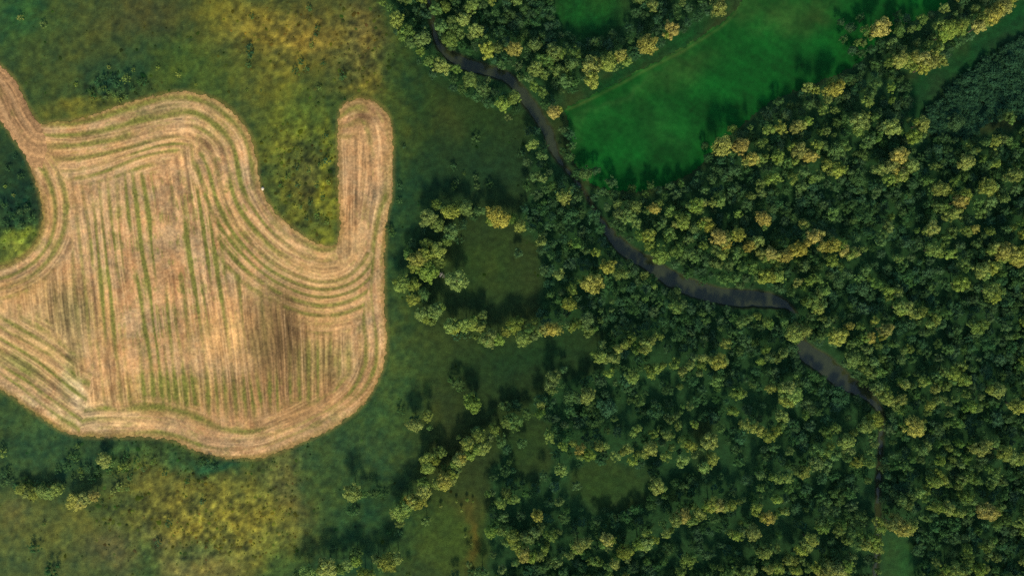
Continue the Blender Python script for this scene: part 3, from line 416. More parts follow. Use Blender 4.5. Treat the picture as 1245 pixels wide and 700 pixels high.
xs = np.concatenate([[-22000, -9000, -4000, -1800, -800, -400, -250], np.arange(-150, 1396, 2.2), [1480, 1650, 2050, 3000, 5300, 10200, 23000]])
ys = np.concatenate([[-22000, -9000, -4000, -1800, -800, -400, -250], np.arange(-140, 841, 2.2), [930, 1100, 1500, 2500, 4700, 9700, 22000]])
GX, GY = np.meshgrid(xs, ys)
gx, gy = GX.ravel(), GY.ravel()
near = (gx > -260) & (gx < 1490) & (gy > -260) & (gy < 940)
col = np.empty((gx.size, 3)); col[:] = (60, 78, 40)
z = np.zeros(gx.size)
nx, ny = gx[near], gy[near]
gt = grass_tone(nx, ny)
fd = sdist(nx, ny, FIELD); td = sdist(nx, ny, TRACK)
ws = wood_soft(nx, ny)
amp = 0.32 + .5 * rough_map(nx, ny) - 0.14 * sstep(480, 560, nx)
gt = varied(gt * (.90 - .10 * sstep(470, 540, nx))[:, None], nx, ny, amp[:, None])
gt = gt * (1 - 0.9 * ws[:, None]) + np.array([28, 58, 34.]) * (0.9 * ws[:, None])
edge = sstep(5, 0, np.abs(np.maximum(fd, td)) )[:, None] * 0.5
gt = gt * (1 - edge) + np.array([126, 104, 58.]) * edge
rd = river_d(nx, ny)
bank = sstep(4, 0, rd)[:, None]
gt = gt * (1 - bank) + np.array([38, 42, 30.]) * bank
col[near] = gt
zz = relief(nx, ny)
md = sdist(nx, ny, MEADOW)
flat = np.maximum(np.maximum(sstep(-3, 2, fd), sstep(-3, 2, td)), sstep(-6, 2, md))
zz = zz * (1 - flat) - 0.25 * np.maximum(np.maximum(sstep(1, 4, fd), sstep(1, 4, td)), sstep(1, 5, md))
zz = zz - 1.7 * sstep(2.0, -2.5, rd)
z[near] = zz
wx_, wy_ = W(gx, gy)
nr, nc = GX.shape
idx = np.arange(nr * nc).reshape(nr, nc)
F = np.stack([idx[1:, :-1], idx[1:, 1:], idx[:-1, 1:], idx[:-1, :-1]], -1).reshape(-1, 4)
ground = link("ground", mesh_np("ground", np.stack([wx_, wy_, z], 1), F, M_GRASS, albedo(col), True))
tag(ground, "rough olive and dark green grassland around field, meadow and wood", kind="structure")

def sheet(name, mat, x0, x1, y0, y1, step, keep, tone, zfun, gain=1.0):
    X, Y = np.meshgrid(np.arange(x0, x1, step), np.arange(y0, y1, step))
    x, y = X.ravel(), Y.ravel()
    k = keep(x, y).reshape(X.shape)
    i = np.arange(x.size).reshape(X.shape)
    q = k[1:, :-1] & k[1:, 1:] & k[:-1, 1:] & k[:-1, :-1]
    F = np.stack([i[1:, :-1], i[1:, 1:], i[:-1, 1:], i[:-1, :-1]], -1)[q]
    used = np.unique(F); re = np.zeros(x.size, int); re[used] = np.arange(used.size)
    x, y = x[used], y[used]; F = re[F]
    a, b = W(x, y)
    return link(name, mesh_np(name, np.stack([a, b, zfun(x, y)], 1), F, mat, albedo(tone(x, y), gain), True))

# ------------------------------------------------------------------ stubble field with its mowing lines
def mix(a, b, k):
    return a * (1 - k[..., None]) + np.asarray(b, float) * k[..., None]

LEN_TOP = np.hypot(*np.diff(B_TOP, axis=0).T).sum()
B_RIM = np.vstack([B_FINGER, B_BOTTOM[1:]])
LEN_RIM = np.hypot(*np.diff(B_RIM, axis=0).T).sum()
def field_lines(x, y):
    """across (u) and along (v) the mowing lines: inner straight ones, edge passes, and how much of the edge passes"""
    wob = 2.6 * (fbm(x / 50, y / 50, 70, 2) - .5)
    slope = 0.12 * sstep(420, 300, x)
    ui = (x - slope * (y - 350)) + 2.2 * (fbm(x / 60, y / 60, 71, 2) - .5)
    ue = np.zeros(x.shape); ve = np.zeros(x.shape); best = np.full(x.shape, 9.0)
    for n, (line, depth) in enumerate([(B_TOP, 64), (B_RIM, 30), (B_LOWLEFT, 84), (B_NOTCH, 42)]):
        d, ds, arc = soft_dist(x, y, line)
        dep = depth * (1 + .6 * (fbm(arc / 40, n * 9.1 + 0 * arc, 80 + n, 2) - .5))
        if n == 0:      # deeper along the top, and on the shoulder's inner side
            dep = dep * (1 + .25 * sstep(240, 200, x) * sstep(60, 90, x)) * (1 + .6 * sstep(215, 300, x) * sstep(130, 240, y))
        if n == 1: dep = dep * (1 + .4 * sstep(440, 480, y))
        r = d / dep
        if n == 0: r = np.where(arc > LEN_TOP - 3, 9.0, r + 2.2 * sstep(322, 292, y + .5 * (x - 430)) * sstep(404, 416, x))
        if n == 1: r = np.where(arc > LEN_RIM - .01, 9.0, r)
        if n == 2: r = np.where(arc < .01, 9.0, r)
        m = r < best
        ue = np.where(m, ds + wob + 400 * (n + 1), ue); ve = np.where(m, arc, ve); best = np.where(m, r, best)
    k = sstep(1.2, .8, best + .5 * (fbm(x / 12, y / 12, 72, 3) - .5))
    return ui, y, ue, ve, k

FIELD_PATCHES = [  # x, y, rx, ry, turn, tone, weight
 (340,392,30,48,8,(92,72,50),.85),(350,408,15,38,6,(66,52,38),.8),(318,420,14,34,0,(78,76,46),.6),(84,380,30,34,0,(104,94,64),.75),(92,425,8,22,10,(110,98,64),.5),(130,395,22,34,0,(150,112,68),.45),
 (275,410,46,38,0,(196,150,102),.55),(395,370,26,50,0,(190,144,98),.5),(385,325,20,10,-30,(120,96,60),.4),(140,512,60,10,0,(196,160,122),.6),(115,495,26,16,20,(190,150,112),.5),
 (325,478,120,34,-6,(122,88,60),.7),(355,405,52,56,0,(120,90,64),.5),(200,478,70,24,0,(126,112,62),.45),(390,440,36,26,0,(112,104,62),.5),(360,505,40,22,-20,(136,102,68),.5),(215,470,26,14,0,(118,116,56),.5),
 (40,420,60,50,30,(168,138,98),.5),(25,445,34,10,25,(104,112,58),.6),(85,462,12,26,10,(110,116,66),.5),(96,480,9,40,-32,(210,186,160),.6),(70,500,60,7,22,(206,178,148),.55),
 (190,135,42,7,-14,(88,84,54),.65),(140,160,60,8,-10,(104,92,60),.5),(150,185,50,12,-6,(180,140,98),.5),(225,175,34,22,0,(176,132,90),.45),(270,150,26,26,50,(150,128,74),.35),
 (70,190,26,30,0,(168,126,88),.55),(440,135,22,14,0,(126,92,68),.65),(440,170,26,40,0,(166,124,86),.4),(60,270,14,50,0,(162,124,80),.4),(330,300,60,16,40,(176,142,94),.4),(30,350,60,20,0,(160,124,78),.4),
 (420,300,26,40,0,(184,142,94),.4),
]
GREEN_PATCHES = [(215,300,110,100,1.0),(150,330,50,110,.7),(280,215,40,40,.9),(120,140,90,16,.8),(30,455,50,22,.9),(390,250,6,6,.0),(190,395,24,60,.8),(300,260,60,40,.8),(395,440,40,30,.5),(90,470,14,34,.7),(210,475,70,30,.9),(330,480,90,26,.55),(250,150,60,30,.6),(180,530,140,8,.4)]

def line_parts(u, v, grain, sd):
    """straw texture, swaths and the bare or green gaps between them for one set of mowing lines"""
    fine = vnoise(u * 0.6, v * 0.05, 90 + sd) - .5
    mid = vnoise(u * 0.22 + 7, v * 0.02, 91 + sd) - .5
    ph = (u / 11.2 + 0.8 * (vnoise(u * 0.05, v * 0.007, 94 + sd) - .5) + 0.22 * (vnoise(u * .11, v * .02, 102 + sd) - .5)) % 1.0
    pair = np.exp(-((ph - .36) / .065) ** 2) + .85 * np.exp(-((ph - .66) / .06) ** 2)     # straw left along the wheels
    gap = np.exp(-((ph - .0) / .22) ** 2) + np.exp(-((ph - 1.0) / .22) ** 2)
    on = vnoise(u / 11.2 * 1.7, v * 0.018, 98 + sd)
    sw = pair * np.clip(1.5 * on - .25 + .7 * grain, 0, 1)
    gn = sstep(.26, .6, vnoise(u / 11.2 * 1.2, v * 0.013, 99 + sd))
    return fine, mid, sw, gap, gn

def field_tone(x, y):
    ui, vi, ue, ve, k = field_lines(x, y)
    grain = fbm(x / 2.1, y / 2.1, 92, 3) - .5
    A = line_parts(ui, vi, grain, 0); B = line_parts(ue, ve, grain, 40)
    fine, mid, sw, gap, gn = [a * (1 - k) + b * k for a, b in zip(A, B)]
    blot = fbm(x / 26, y / 26, 93, 4) - .5; blot2 = fbm(x / 8, y / 8, 103, 3) - .5
    strong = np.clip(.55 + 1.6 * (fbm(x / 60, y / 60, 104, 2) - .5), .25, 1)     # how clearly the lines read here
    strong = strong * (1 - .6 * np.exp(-(((x - 290) / 150) ** 2 + ((y - 495) / 40) ** 2) ** 1.5))
    col = np.empty(x.shape + (3,)); col[...] = (171, 133, 103)
    col = col * (1 + strong * (.42 * fine + .36 * mid) + .34 * grain + .36 * blot + .26 * blot2)[..., None]
    warm = fbm(x / 30, y / 30, 95, 3) - .5; warm2 = fbm(x / 6, y / 6, 105, 2) - .5
    col = col + warm[..., None] * np.array([22, 0, -14.]) + warm2[..., None] * np.array([16, 0, -6.])
    for (bx, by, rx, ry, rot, c, w) in FIELD_PATCHES:
        a = math.radians(rot); ca, sa = math.cos(a), math.sin(a)
        wx = x + 20 * (fbm(x / 14, y / 14, 96, 4) - .5); wy = y + 20 * (fbm(x / 14, y / 14, 97, 4) - .5)
        dx, dy = wx - bx, wy - by
        kk = w * np.exp(-(((dx * ca + dy * sa) / rx) ** 2 + ((-dx * sa + dy * ca) / ry) ** 2) ** 1.2)
        tex = np.array(c, float) * (1 + .5 * fine + .4 * mid + .3 * grain + .2 * blot2)[..., None]
        col = col * (1 - kk[..., None]) + tex * kk[..., None]
    gp = np.zeros(x.shape)
    for (bx, by, rx, ry, w) in GREEN_PATCHES:
        gp = np.maximum(gp, w * np.exp(-(((x - bx) / rx) ** 2 + ((y - by) / ry) ** 2) ** 1.3))
    gp = np.maximum(gp, .45 * k)
    green = np.clip(gap * gn * gp * 1.6 + .7 * gp * sstep(.46, .7, fbm(x / 11, y / 11, 101, 3)) * sstep(-.2, .3, fine), 0, .88)
    gcol = np.array([98, 100, 48.]) * (1 + .6 * grain + .3 * blot)[..., None]
    col = col * (1 - green[..., None]) + gcol * green[..., None]
    dark = gap * (1 - gn) * strong * .18
    col = col * (1 - dark[..., None])
    col = mix(col, np.array([214, 176, 142.]) * np.ones_like(col), .6 * sw * (.4 + .6 * strong))
    e = sstep(9, 1, np.minimum(np.abs(sdist(x, y, FIELD)) + 5 * grain, 50)) * .55
    col = mix(col, np.array([122, 98, 58.]) * (1 + .5 * grain)[..., None], e)
    return np.clip(col, 5, 250)

rag = lambda x, y, s: 5.5 * (fbm(x / 5, y / 5, s, 3) - .5)
field = sheet("stubble_field", M_STUBBLE, -140, 482, 108, 560, 0.85,
              lambda x, y: sdist(x, y, FIELD) + rag(x, y, 110) > 0, field_tone,
              lambda x, y: 0.06 + 0.12 * (fbm(x / 4, y / 4, 111, 2) - .5))
tag(field, "harvested tan stubble field with curving mowing lines and green strips", kind="structure")

def track_tone(x, y):
    d, arc = poly_dist(x, y, TRACK_UP)
    f = vnoise(d * .6, arc * .03, 120) - .5; g = fbm(x / 3, y / 3, 121, 3) - .5
    col = np.empty(x.shape + (3,)); col[...] = (140, 106, 80)
    col = col * (1 + .45 * f + .35 * g)[..., None]
    rut = np.exp(-((d - 14) / 2.5) ** 2) + np.exp(-((d - 30) / 3) ** 2)
    col = mix(col, np.array([176, 140, 112.]) * np.ones_like(col), .45 * rut)
    gr = np.exp(-((d - 22) / 4) ** 2) * sstep(.45, .65, fbm(x / 8, y / 8, 122, 3))
    col = mix(col, np.array([98, 88, 52.]) * np.ones_like(col), .5 * gr)
    return mix(col, np.array([158, 120, 90.]) * (1 + .3 * g + .3 * f)[..., None], sstep(140, 185, y + 14 * g))
track_end = lambda x, y: 205 - y + 22 * (fbm(x / 6, y / 6, 113, 3) - .5)
track = sheet("dirt_track", M_TRACK, -140, 62, -60, 218, 1.0,
              lambda x, y: (sdist(x, y, TRACK) + rag(x, y, 112) > 0) & (track_end(x, y) > 0), track_tone,
              lambda x, y: 0.10 + 0 * x)
tag(track, "bare earth farm track running into the stubble field's corner", kind="structure")

MEADOW_PATCHES = [(826,86,58,22,-28,(46,80,34),.7),(952,22,40,24,0,(54,80,36),.7),(905,8,26,12,-30,(46,78,34),.6),(702,168,12,60,8,(40,78,34),.6),(740,140,40,30,0,(22,78,30),.5),(812,168,40,22,-10,(26,76,30),.5),(800,150,20,20,0,(40,82,36),.3),(760,112,70,6,-28,(40,80,36),.6),(1000,14,20,18,0,(70,76,36),.5)]
def meadow_tone(x, y):
    col = np.empty(x.shape + (3,)); col[...] = (8, 72, 24)
    n = fbm(x / 26, y / 26, 130, 4) - .5; n2 = fbm(x / 5, y / 5, 131, 3) - .5
    n3 = vnoise((x * .86 + y * .5) / 40, (x * -.5 + y * .86) / 5, 132) - .5
    for (bx, by, rx, ry, rot, c, w) in MEADOW_PATCHES:
        a = math.radians(rot); ca, sa = math.cos(a), math.sin(a)
        wx = x + 30 * (fbm(x / 20, y / 20, 133, 3) - .5); wy = y + 30 * (fbm(x / 20, y / 20, 134, 3) - .5)
        dx, dy = wx - bx, wy - by
        k = w * np.exp(-(((dx * ca + dy * sa) / rx) ** 2 + ((-dx * sa + dy * ca) / ry) ** 2) ** 1.1)
        col = mix(col, np.array(c, float) * np.ones_like(col), k)
    d, arc = poly_dist(x, y, np.array([(690,131),(722,116),(757,98),(790,80),(830,60),(874,32),(891,16),(900,-5),(904,-60)], float))
    col = mix(col, np.array([64, 92, 42.]) * np.ones_like(col), .7 * np.exp(-((d - 2.5) / 2.2) ** 2) * (.55 + .9 * fbm(arc / 14, d * .2, 135, 2)))
    col = col * (1 + .5 * n + .22 * n2 + .14 * n3)[..., None] + n2[..., None] * np.array([12, 3, 4.])
    return np.clip(col * .9, 2, 250)
meadow = sheet("meadow", M_MEADOW, 680, 1190, -140, 236, 1.6,
               lambda x, y: sdist(x, y, MEADOW) + rag(x, y, 136) > 0, meadow_tone, lambda x, y: 0.05 + 0 * x)
tag(meadow, "smooth deep green meadow between river trees and golden grove", kind="structure")

# river: a level ribbon of water lying in its channel
t = np.gradient(RIV_XY, axis=0); t /= np.linalg.norm(t, axis=1)[:, None]
nrm = np.stack([-t[:, 1], t[:, 0]], 1)
rows = [RIV_XY + nrm * (RIV_W / 2 + 4)[:, None] * s for s in (-1, -.33, .33, 1)]
R = np.stack(rows, 1)
rx, ry = W(R[..., 0].ravel(), R[..., 1].ravel())
i = np.arange(R.shape[0] * 4).reshape(-1, 4)
F = np.concatenate([np.stack([i[:-1, k], i[:-1, k + 1], i[1:, k + 1], i[1:, k]], -1) for k in range(3)])
river = link("river", mesh_np("river", np.stack([rx, ry, np.full(rx.size, -0.75)], 1), F[:, ::-1], M_WATER, None, True))
tag(river, "dark grey river winding through the wood", kind="structure")

# ------------------------------------------------------------------ tree shapes
def ico(sub):
    import bmesh
    bm = bmesh.new(); bmesh.ops.create_icosphere(bm, subdivisions=sub, radius=1)
    V = np.array([v.co[:] for v in bm.verts]); F = np.array([[v.index for v in f.verts] for f in bm.faces]); bm.free()
    return V, F
ICO1, ICO2 = ico(1), ico(2)

def leaf_quads(r, P, Nn, size):
    """one small leaf spray per point, facing roughly along Nn"""
    n = len(P)
    Nn = Nn + r.normal(0, .32, (n, 3)); Nn /= np.linalg.norm(Nn, axis=1)[:, None]
    a = np.cross(Nn, r.normal(0, 1, (n, 3))); a /= np.linalg.norm(a, axis=1)[:, None] + 1e-9
    b = np.cross(Nn, a)
    s = (size * r.uniform(.6, 1.25, n))[:, None]; w = s * r.uniform(.55, .95, n)[:, None]
    Q = np.stack([P - a * s * .5, P + b * w * .5 - Nn * s * .06, P + a * s * .5, P - b * w * .5 - Nn * s * .06], 1)
    return Q.reshape(-1, 3), np.arange(n * 4).reshape(n, 4)

def crown_arrays(seed, puffs, leaves, spread=1.0, bushy=False):
    """crown of a tree 11 m tall with a crown 3.5 m in radius: puffs of leaf sprays round a branching core. -> V, quads, tone"""
    r = np.random.default_rng(seed)
    VV, FF, TT, off = [], [], [], 0
    zc = 3.0 if bushy else 6.9
    cen, rad = [], []
    for k in range(puffs):
        th = 2 * math.pi * (k * .618 + r.uniform(-.08, .08)); cz = 1 - (k + .5) / puffs * 1.55
        sx = math.sqrt(max(0, 1 - min(1, abs(cz)) ** 2))
        f = r.uniform(.52, .86)
        cen.append((2.75 * spread * f * sx * math.cos(th), 2.75 * spread * f * sx * math.sin(th), zc + 3.3 * f * cz)); rad.append(r.uniform(.85, 1.5))
    for k in range(max(3, puffs // 3)):        # stray shoots that break the outline
        th = r.uniform(0, 2 * math.pi); q = r.uniform(2.5, 3.3)
        cen.append((q * math.cos(th), q * math.sin(th), zc + r.uniform(-1.2, 1.6))); rad.append(r.uniform(.5, .85))
    for c, pr in zip(cen, rad):
        c = np.array(c); tone = r.uniform(.82, 1.18)
        V, F = ICO1
        V = V * (pr * .62 * r.uniform(.75, 1.1, (len(V), 1))) * np.array([1, 1, .85]) + c
        F4 = np.hstack([F, F[:, 2:3]])
        VV.append(V); FF.append(np.stack([F[:, 0], F[:, 1], F[:, 2], F[:, 2]], 1) + off); TT.append(np.full(len(V), tone * .85)); off += len(V)
        n = int(leaves * (pr / 1.35) ** 2)
        d = r.normal(0, 1, (n, 3)); d[:, 2] = np.abs(d[:, 2]) * 1.15 - .35; d /= np.linalg.norm(d, axis=1)[:, None]
        P = c + d * (pr * r.uniform(.7, 1.06, (n, 1))) * np.array([1, 1, .85])
        V, F = leaf_quads(r, P, d, .52)
        VV.append(V); FF.append(F + off); TT.append(np.repeat(tone * r.uniform(.72, 1.28, n), 4)); off += len(V)
    V = np.vstack(VV); F = np.vstack(FF); T = np.concatenate(TT)
    if bushy:
        V[:, 2] = np.maximum(V[:, 2] - .4, 0.0)
    return V, F, T

def tri_quad_mesh(name, V, F, mat, tone):
    """F quads where the last two indices may repeat (triangles)"""
    tri = F[:, 2] == F[:, 3]
    me = bpy.data.meshes.new(name)
    me.vertices.add(len(V)); me.vertices.foreach_set("co", np.ascontiguousarray(V, np.float32).ravel())
    loops = np.concatenate([F[tri][:, :3].ravel(), F[~tri].ravel()]).astype(np.int32)
    nt, nq = int(tri.sum()), int((~tri).sum())
    starts = np.concatenate([np.arange(nt) * 3, nt * 3 + np.arange(nq) * 4]).astype(np.int32)
    me.loops.add(len(loops)); me.loops.foreach_set("vertex_index", loops)
    me.polygons.add(nt + nq); me.polygons.foreach_set("loop_start", starts)
    me.update(calc_edges=True)
    at = me.color_attributes.new("tone", 'FLOAT_COLOR', 'POINT')
    at.data.foreach_set("color", np.hstack([tone, np.ones((len(V), 1))]).astype(np.float32).ravel())
    me.materials.append(mat)
    return me

def trunk_mesh(seed):
    """tapered trunk with a root flare and five limbs, one surface"""
    r = np.random.default_rng(seed); VV, FF, off = [], [], 0
    def tube(path, rr, k=7):
        nonlocal off
        path = np.array(path); V = []
        for p, q in zip(path, rr):
            a = np.linspace(0, 2 * math.pi, k, endpoint=False)
            V.append(np.stack([p[0] + q * np.cos(a), p[1] + q * np.sin(a), np.full(k, p[2])], 1))
        i = np.arange(len(path) * k).reshape(-1, k); j = np.roll(i, -1, axis=1)
        VV.append(np.vstack(V)); FF.append(np.stack([i[:-1], j[:-1], j[1:], i[1:]], -1).reshape(-1, 4) + off); off += len(path) * k
    bx, by = r.uniform(-.3, .3, 2)
    tube([(0, 0, -.4), (0, 0, .25), (bx * .3, by * .3, 1.6), (bx * .7, by * .7, 3.6), (bx, by, 6), (bx * 1.3, by * 1.2, 8.4)], [.34, .27, .2, .17, .12, .05])
    for k in range(5):
        a = k * 2.4 + r.uniform(-.4, .4); z0 = r.uniform(2.8, 5.2); L = r.uniform(1.6, 2.6)
        tube([(bx * .7, by * .7, z0), (bx * .7 + math.cos(a) * L * .45, by * .7 + math.sin(a) * L * .45, z0 + .7), (bx * .7 + math.cos(a) * L, by * .7 + math.sin(a) * L, z0 + 2.0)], [.1, .075, .03], 5)
    return mesh_np("trunk", np.vstack(VV), np.vstack(FF), M_BARK, None, True)

N_VAR = 8
CROWNS = []
for k in range(N_VAR):
    V, F, T = crown_arrays(100 + k, 15 + k % 5, 105)
    CROWNS.append(tri_quad_mesh("crown", V, F, M_LEAF, np.repeat(T[:, None], 3, 1)))
TRUNKS = [trunk_mesh(200 + k) for k in range(4)]
MASS = [crown_arrays(300 + k, 11 + k % 3, 70) for k in range(N_VAR)]
BUSH_SHAPES = []
for k in range(4):
    V, F, T = crown_arrays(400 + k, 7, 44, bushy=True)
    BUSH_SHAPES.append(tri_quad_mesh("foliage", V / np.array([3.5, 3.5, 6.6]), F, M_LEAF, np.repeat(T[:, None], 3, 1)))

TONE = {'g': (0.268, 0.262, 0.058), 'y': (0.188, 0.242, 0.052), 'o': (0.108, 0.170, 0.043), 'd': (0.064, 0.122, 0.038), 't': (0.043, 0.096, 0.035), 'p': (0.36, 0.33, 0.27)}  # leaf colours: own hue, plus sunlit crowns painted brighter and shaded ones darker
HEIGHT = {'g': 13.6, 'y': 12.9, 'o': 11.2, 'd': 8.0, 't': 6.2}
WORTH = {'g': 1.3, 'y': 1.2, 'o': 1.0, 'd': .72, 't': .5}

def leaf_tone(t, r):
    c = np.array(TONE[t]) * r.uniform(.82, 1.2)
    return c * np.array([r.uniform(.8, 1.1), 1, r.uniform(.8, 1.25)])

def root_of(px, py, zc):
    """where a tree stands whose crown, zc metres up, is seen at a photo pixel"""
    x, y = W(px, py); k = (CAM_H - zc) / CAM_H
    return float(x) * k, float(y) * k

plants, low = [], list(BUSHES)
for (ox, oy), txt in TREES.items():
    tok = txt.split()
    for k in range(0, len(tok), 3):
        zx, zy, r, t = float(tok[k]), float(tok[k + 1]), float(tok[k + 2][:-1]), tok[k + 2][-1]
        px, py, pr = ox + zx / 5.8333, oy + zy / 5.8333, r / 5.8333
        if px < 660 and r < 35 and t in 'dt' and not wood_mask(np.array([px]), np.array([py]))[0] or (ox == 0 and r < 35):
            low.append((px, py, pr * 1.05, t)); continue
        small = .45 if ox == 0 else (.82 if px < 640 and py > 240 else 1.0)
        h = HEIGHT[t] * (.72 + .28 * r / 45) * small * rng.uniform(.93, 1.08)
        if px < 660 and py > 235: pr *= 1.1
        pr *= rng.uniform(.88, 1.2)
        plants.append(dict(px=px, py=py, r=pr * S * 1.02, t=t, h=h, worth=pr * WORTH[t] * (1.5 if px < 640 else 1)))
OPEN_WATER = [(560,76,34),(600,90,30),(648,135,26),(668,170,20),(770,310,30),(810,335,30),(850,352,34),(900,362,40),(930,364,20),(985,432,22),(1010,450,28),(1040,472,24)]
ax = np.array([p['px'] for p in plants]); ay = np.array([p['py'] for p in plants])
for _ in range(6):
    rd0 = river_d(ax, ay); gx_ = river_d(ax + 1, ay) - river_d(ax - 1, ay); gy_ = river_d(ax, ay + 1) - river_d(ax, ay - 1)
    gl = np.hypot(gx_, gy_) + 1e-6
    want = np.array([p['r'] / S * .55 for p in plants])
    openw = np.zeros(len(ax), bool)
    for (ox_, oy_, orad) in OPEN_WATER: openw |= np.hypot(ax - ox_, ay - oy_) < orad + 10
    step = np.where(openw & (rd0 < want), np.minimum(want - rd0, 4), 0)
    ax = ax + gx_ / gl * step; ay = ay + gy_ / gl * step
for p, x_, y_ in zip(plants, ax, ay):
    p['px'], p['py'] = float(x_), float(y_)
    near_s = min(math.hypot(x_ - ox_, y_ - 8 - oy_) - orad for (ox_, oy_, orad) in OPEN_WATER)
    if near_s < 4 and float(river_d(np.array([x_]), np.array([y_ - 12.]))[0]) < 3: p['h'] *= .72
seen = list(plants)
# the wood goes on between and beyond the trees told apart: lower, darker ones
PX = np.array([p['px'] for p in plants]); PY = np.array([p['py'] for p in plants])
cand = []
yy = -70.0
while yy < 790:
    xx = 440.0
    while xx < 1330:
        cand.append((xx + rng.uniform(-5, 5), yy + rng.uniform(-5, 5))); xx += 9.0
    yy += 9.0
cand = np.array(cand)
ok = wood_mask(cand[:, 0], cand[:, 1]) & (river_d(cand[:, 0], cand[:, 1]) > 4) & (sdist(cand[:, 0], cand[:, 1], MEADOW) < -4) & ~inside(cand[:, 0], cand[:, 1], SCRUB)
fill = []
for (px, py) in cand[ok]:
    inframe = 0 < px < 1245 and 0 < py < 700
    if np.min(np.hypot(PX - px, PY - py)) < (8.8 if inframe else 7):
        continue
    if inframe and py > 415 and px < 1062 and rng.random() < .5 + .5 * (vnoise(px / 26, py / 16, 170) > .5) - .25: continue
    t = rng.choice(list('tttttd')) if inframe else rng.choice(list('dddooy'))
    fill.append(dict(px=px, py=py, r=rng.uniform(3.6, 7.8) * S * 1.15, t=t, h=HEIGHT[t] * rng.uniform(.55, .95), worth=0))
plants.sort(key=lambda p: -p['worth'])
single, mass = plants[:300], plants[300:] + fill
print("trees told apart", len(single), "in the wood", len(mass), "bushes", len(low))

# ------------------------------------------------------------------ trees told apart
def make_tree(p, k):
    root = bpy.data.objects.new("broadleaf_tree", None); C.link(root)
    x, y = root_of(p['px'], p['py'], .62 * p['h'])
    root.location = (x, y, 0); root.empty_display_size = .5
    root.rotation_euler = (0, 0, rng.uniform(0, 6.283))
    sc = p['r'] / 3.5
    root.scale = (sc * rng.uniform(.9, 1.12), sc * rng.uniform(.9, 1.12), p['h'] / 11)
    tr = link("trunk", TRUNKS[k % 4], root)
    cr = link("crown", CROWNS[rng.integers(N_VAR)], root)
    cr.color = (*leaf_tone(p['t'], rng), 1)
    return root
TREE_ROOTS = [(make_tree(p, k), p) for k, p in enumerate(single)]

# the rest of the wood, one mass
VV, FF, TT, off = [], [], [], 0
for k, p in enumerate(mass):
    V, F, T = MASS[rng.integers(N_VAR)]
    a = rng.uniform(0, 6.283); ca, sa = math.cos(a), math.sin(a); sc = p['r'] / 3.5
    x, y = root_of(p['px'], p['py'], .62 * p['h'])
    q = np.empty_like(V)
    q[:, 0] = (V[:, 0] * ca - V[:, 1] * sa) * sc * rng.uniform(.9, 1.12) + x
    q[:, 1] = (V[:, 0] * sa + V[:, 1] * ca) * sc * rng.uniform(.9, 1.12) + y
    q[:, 2] = V[:, 2] * p['h'] / 11
    VV.append(q); FF.append(F + off); TT.append(leaf_tone(p['t'], rng)[None, :] * T[:, None]); off += len(V)
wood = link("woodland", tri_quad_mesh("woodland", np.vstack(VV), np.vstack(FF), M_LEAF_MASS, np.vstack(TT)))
tag(wood, "closed dark green wood of smaller trees on both river banks", "woodland", kind="stuff")

# ------------------------------------------------------------------ bushes in the open grass
BUSH_ROOTS = []
for k, (px, py, r, t) in enumerate(low):
    o = link("bush", BUSH_SHAPES[k % 4])
    h = {'t': .75, 'd': .8, 'o': .85, 'y': .9, 'g': 1.1, 'p': .8}[t] * r * S * 1.5
    x, y = root_of(px, py, h * .5)
    o.location = (x, y, -.1); o.rotation_euler = (0, 0, rng.uniform(0, 6.28))
    o.scale = (r * S * rng.uniform(.9, 1.15), r * S * rng.uniform(.9, 1.15), h)
    o.color = (*(leaf_tone(t, rng) * (1.0 if t != 't' else 1.05)), 1)
    BUSH_ROOTS.append((o, px, py, r, t))
SAP_ROOTS = []
for k, (px, py, r) in enumerate(SAPLINGS):
    root = bpy.data.objects.new("sapling", None); C.link(root)
    x, y = root_of(px, py, 1.4); root.location = (x, y, 0); root.rotation_euler = (0, 0, k * 1.1)
    root.scale = (r * S / 3.0, r * S / 3.0, .22)
    link("trunk", TRUNKS[k % 4], root)
    c = link("crown", CROWNS[k % N_VAR], root); c.color = (*leaf_tone('y', rng), 1)
    SAP_ROOTS.append((root, px, py))

# a pale boulder ploughed out at the edge of the field
V, F = ICO2
rb = np.random.default_rng(3); V = V * rb.uniform(.78, 1.15, (len(V), 1)) * np.array([.8, .95, .6])
bo = link("boulder", mesh_np("boulder", V, F, M_STONE))
x, y = W(319.6, 229.5); bo.location = (float(x), float(y), .3)
tag(bo, "small pale boulder at the stubble field's inner edge beside rough grass", "boulder")

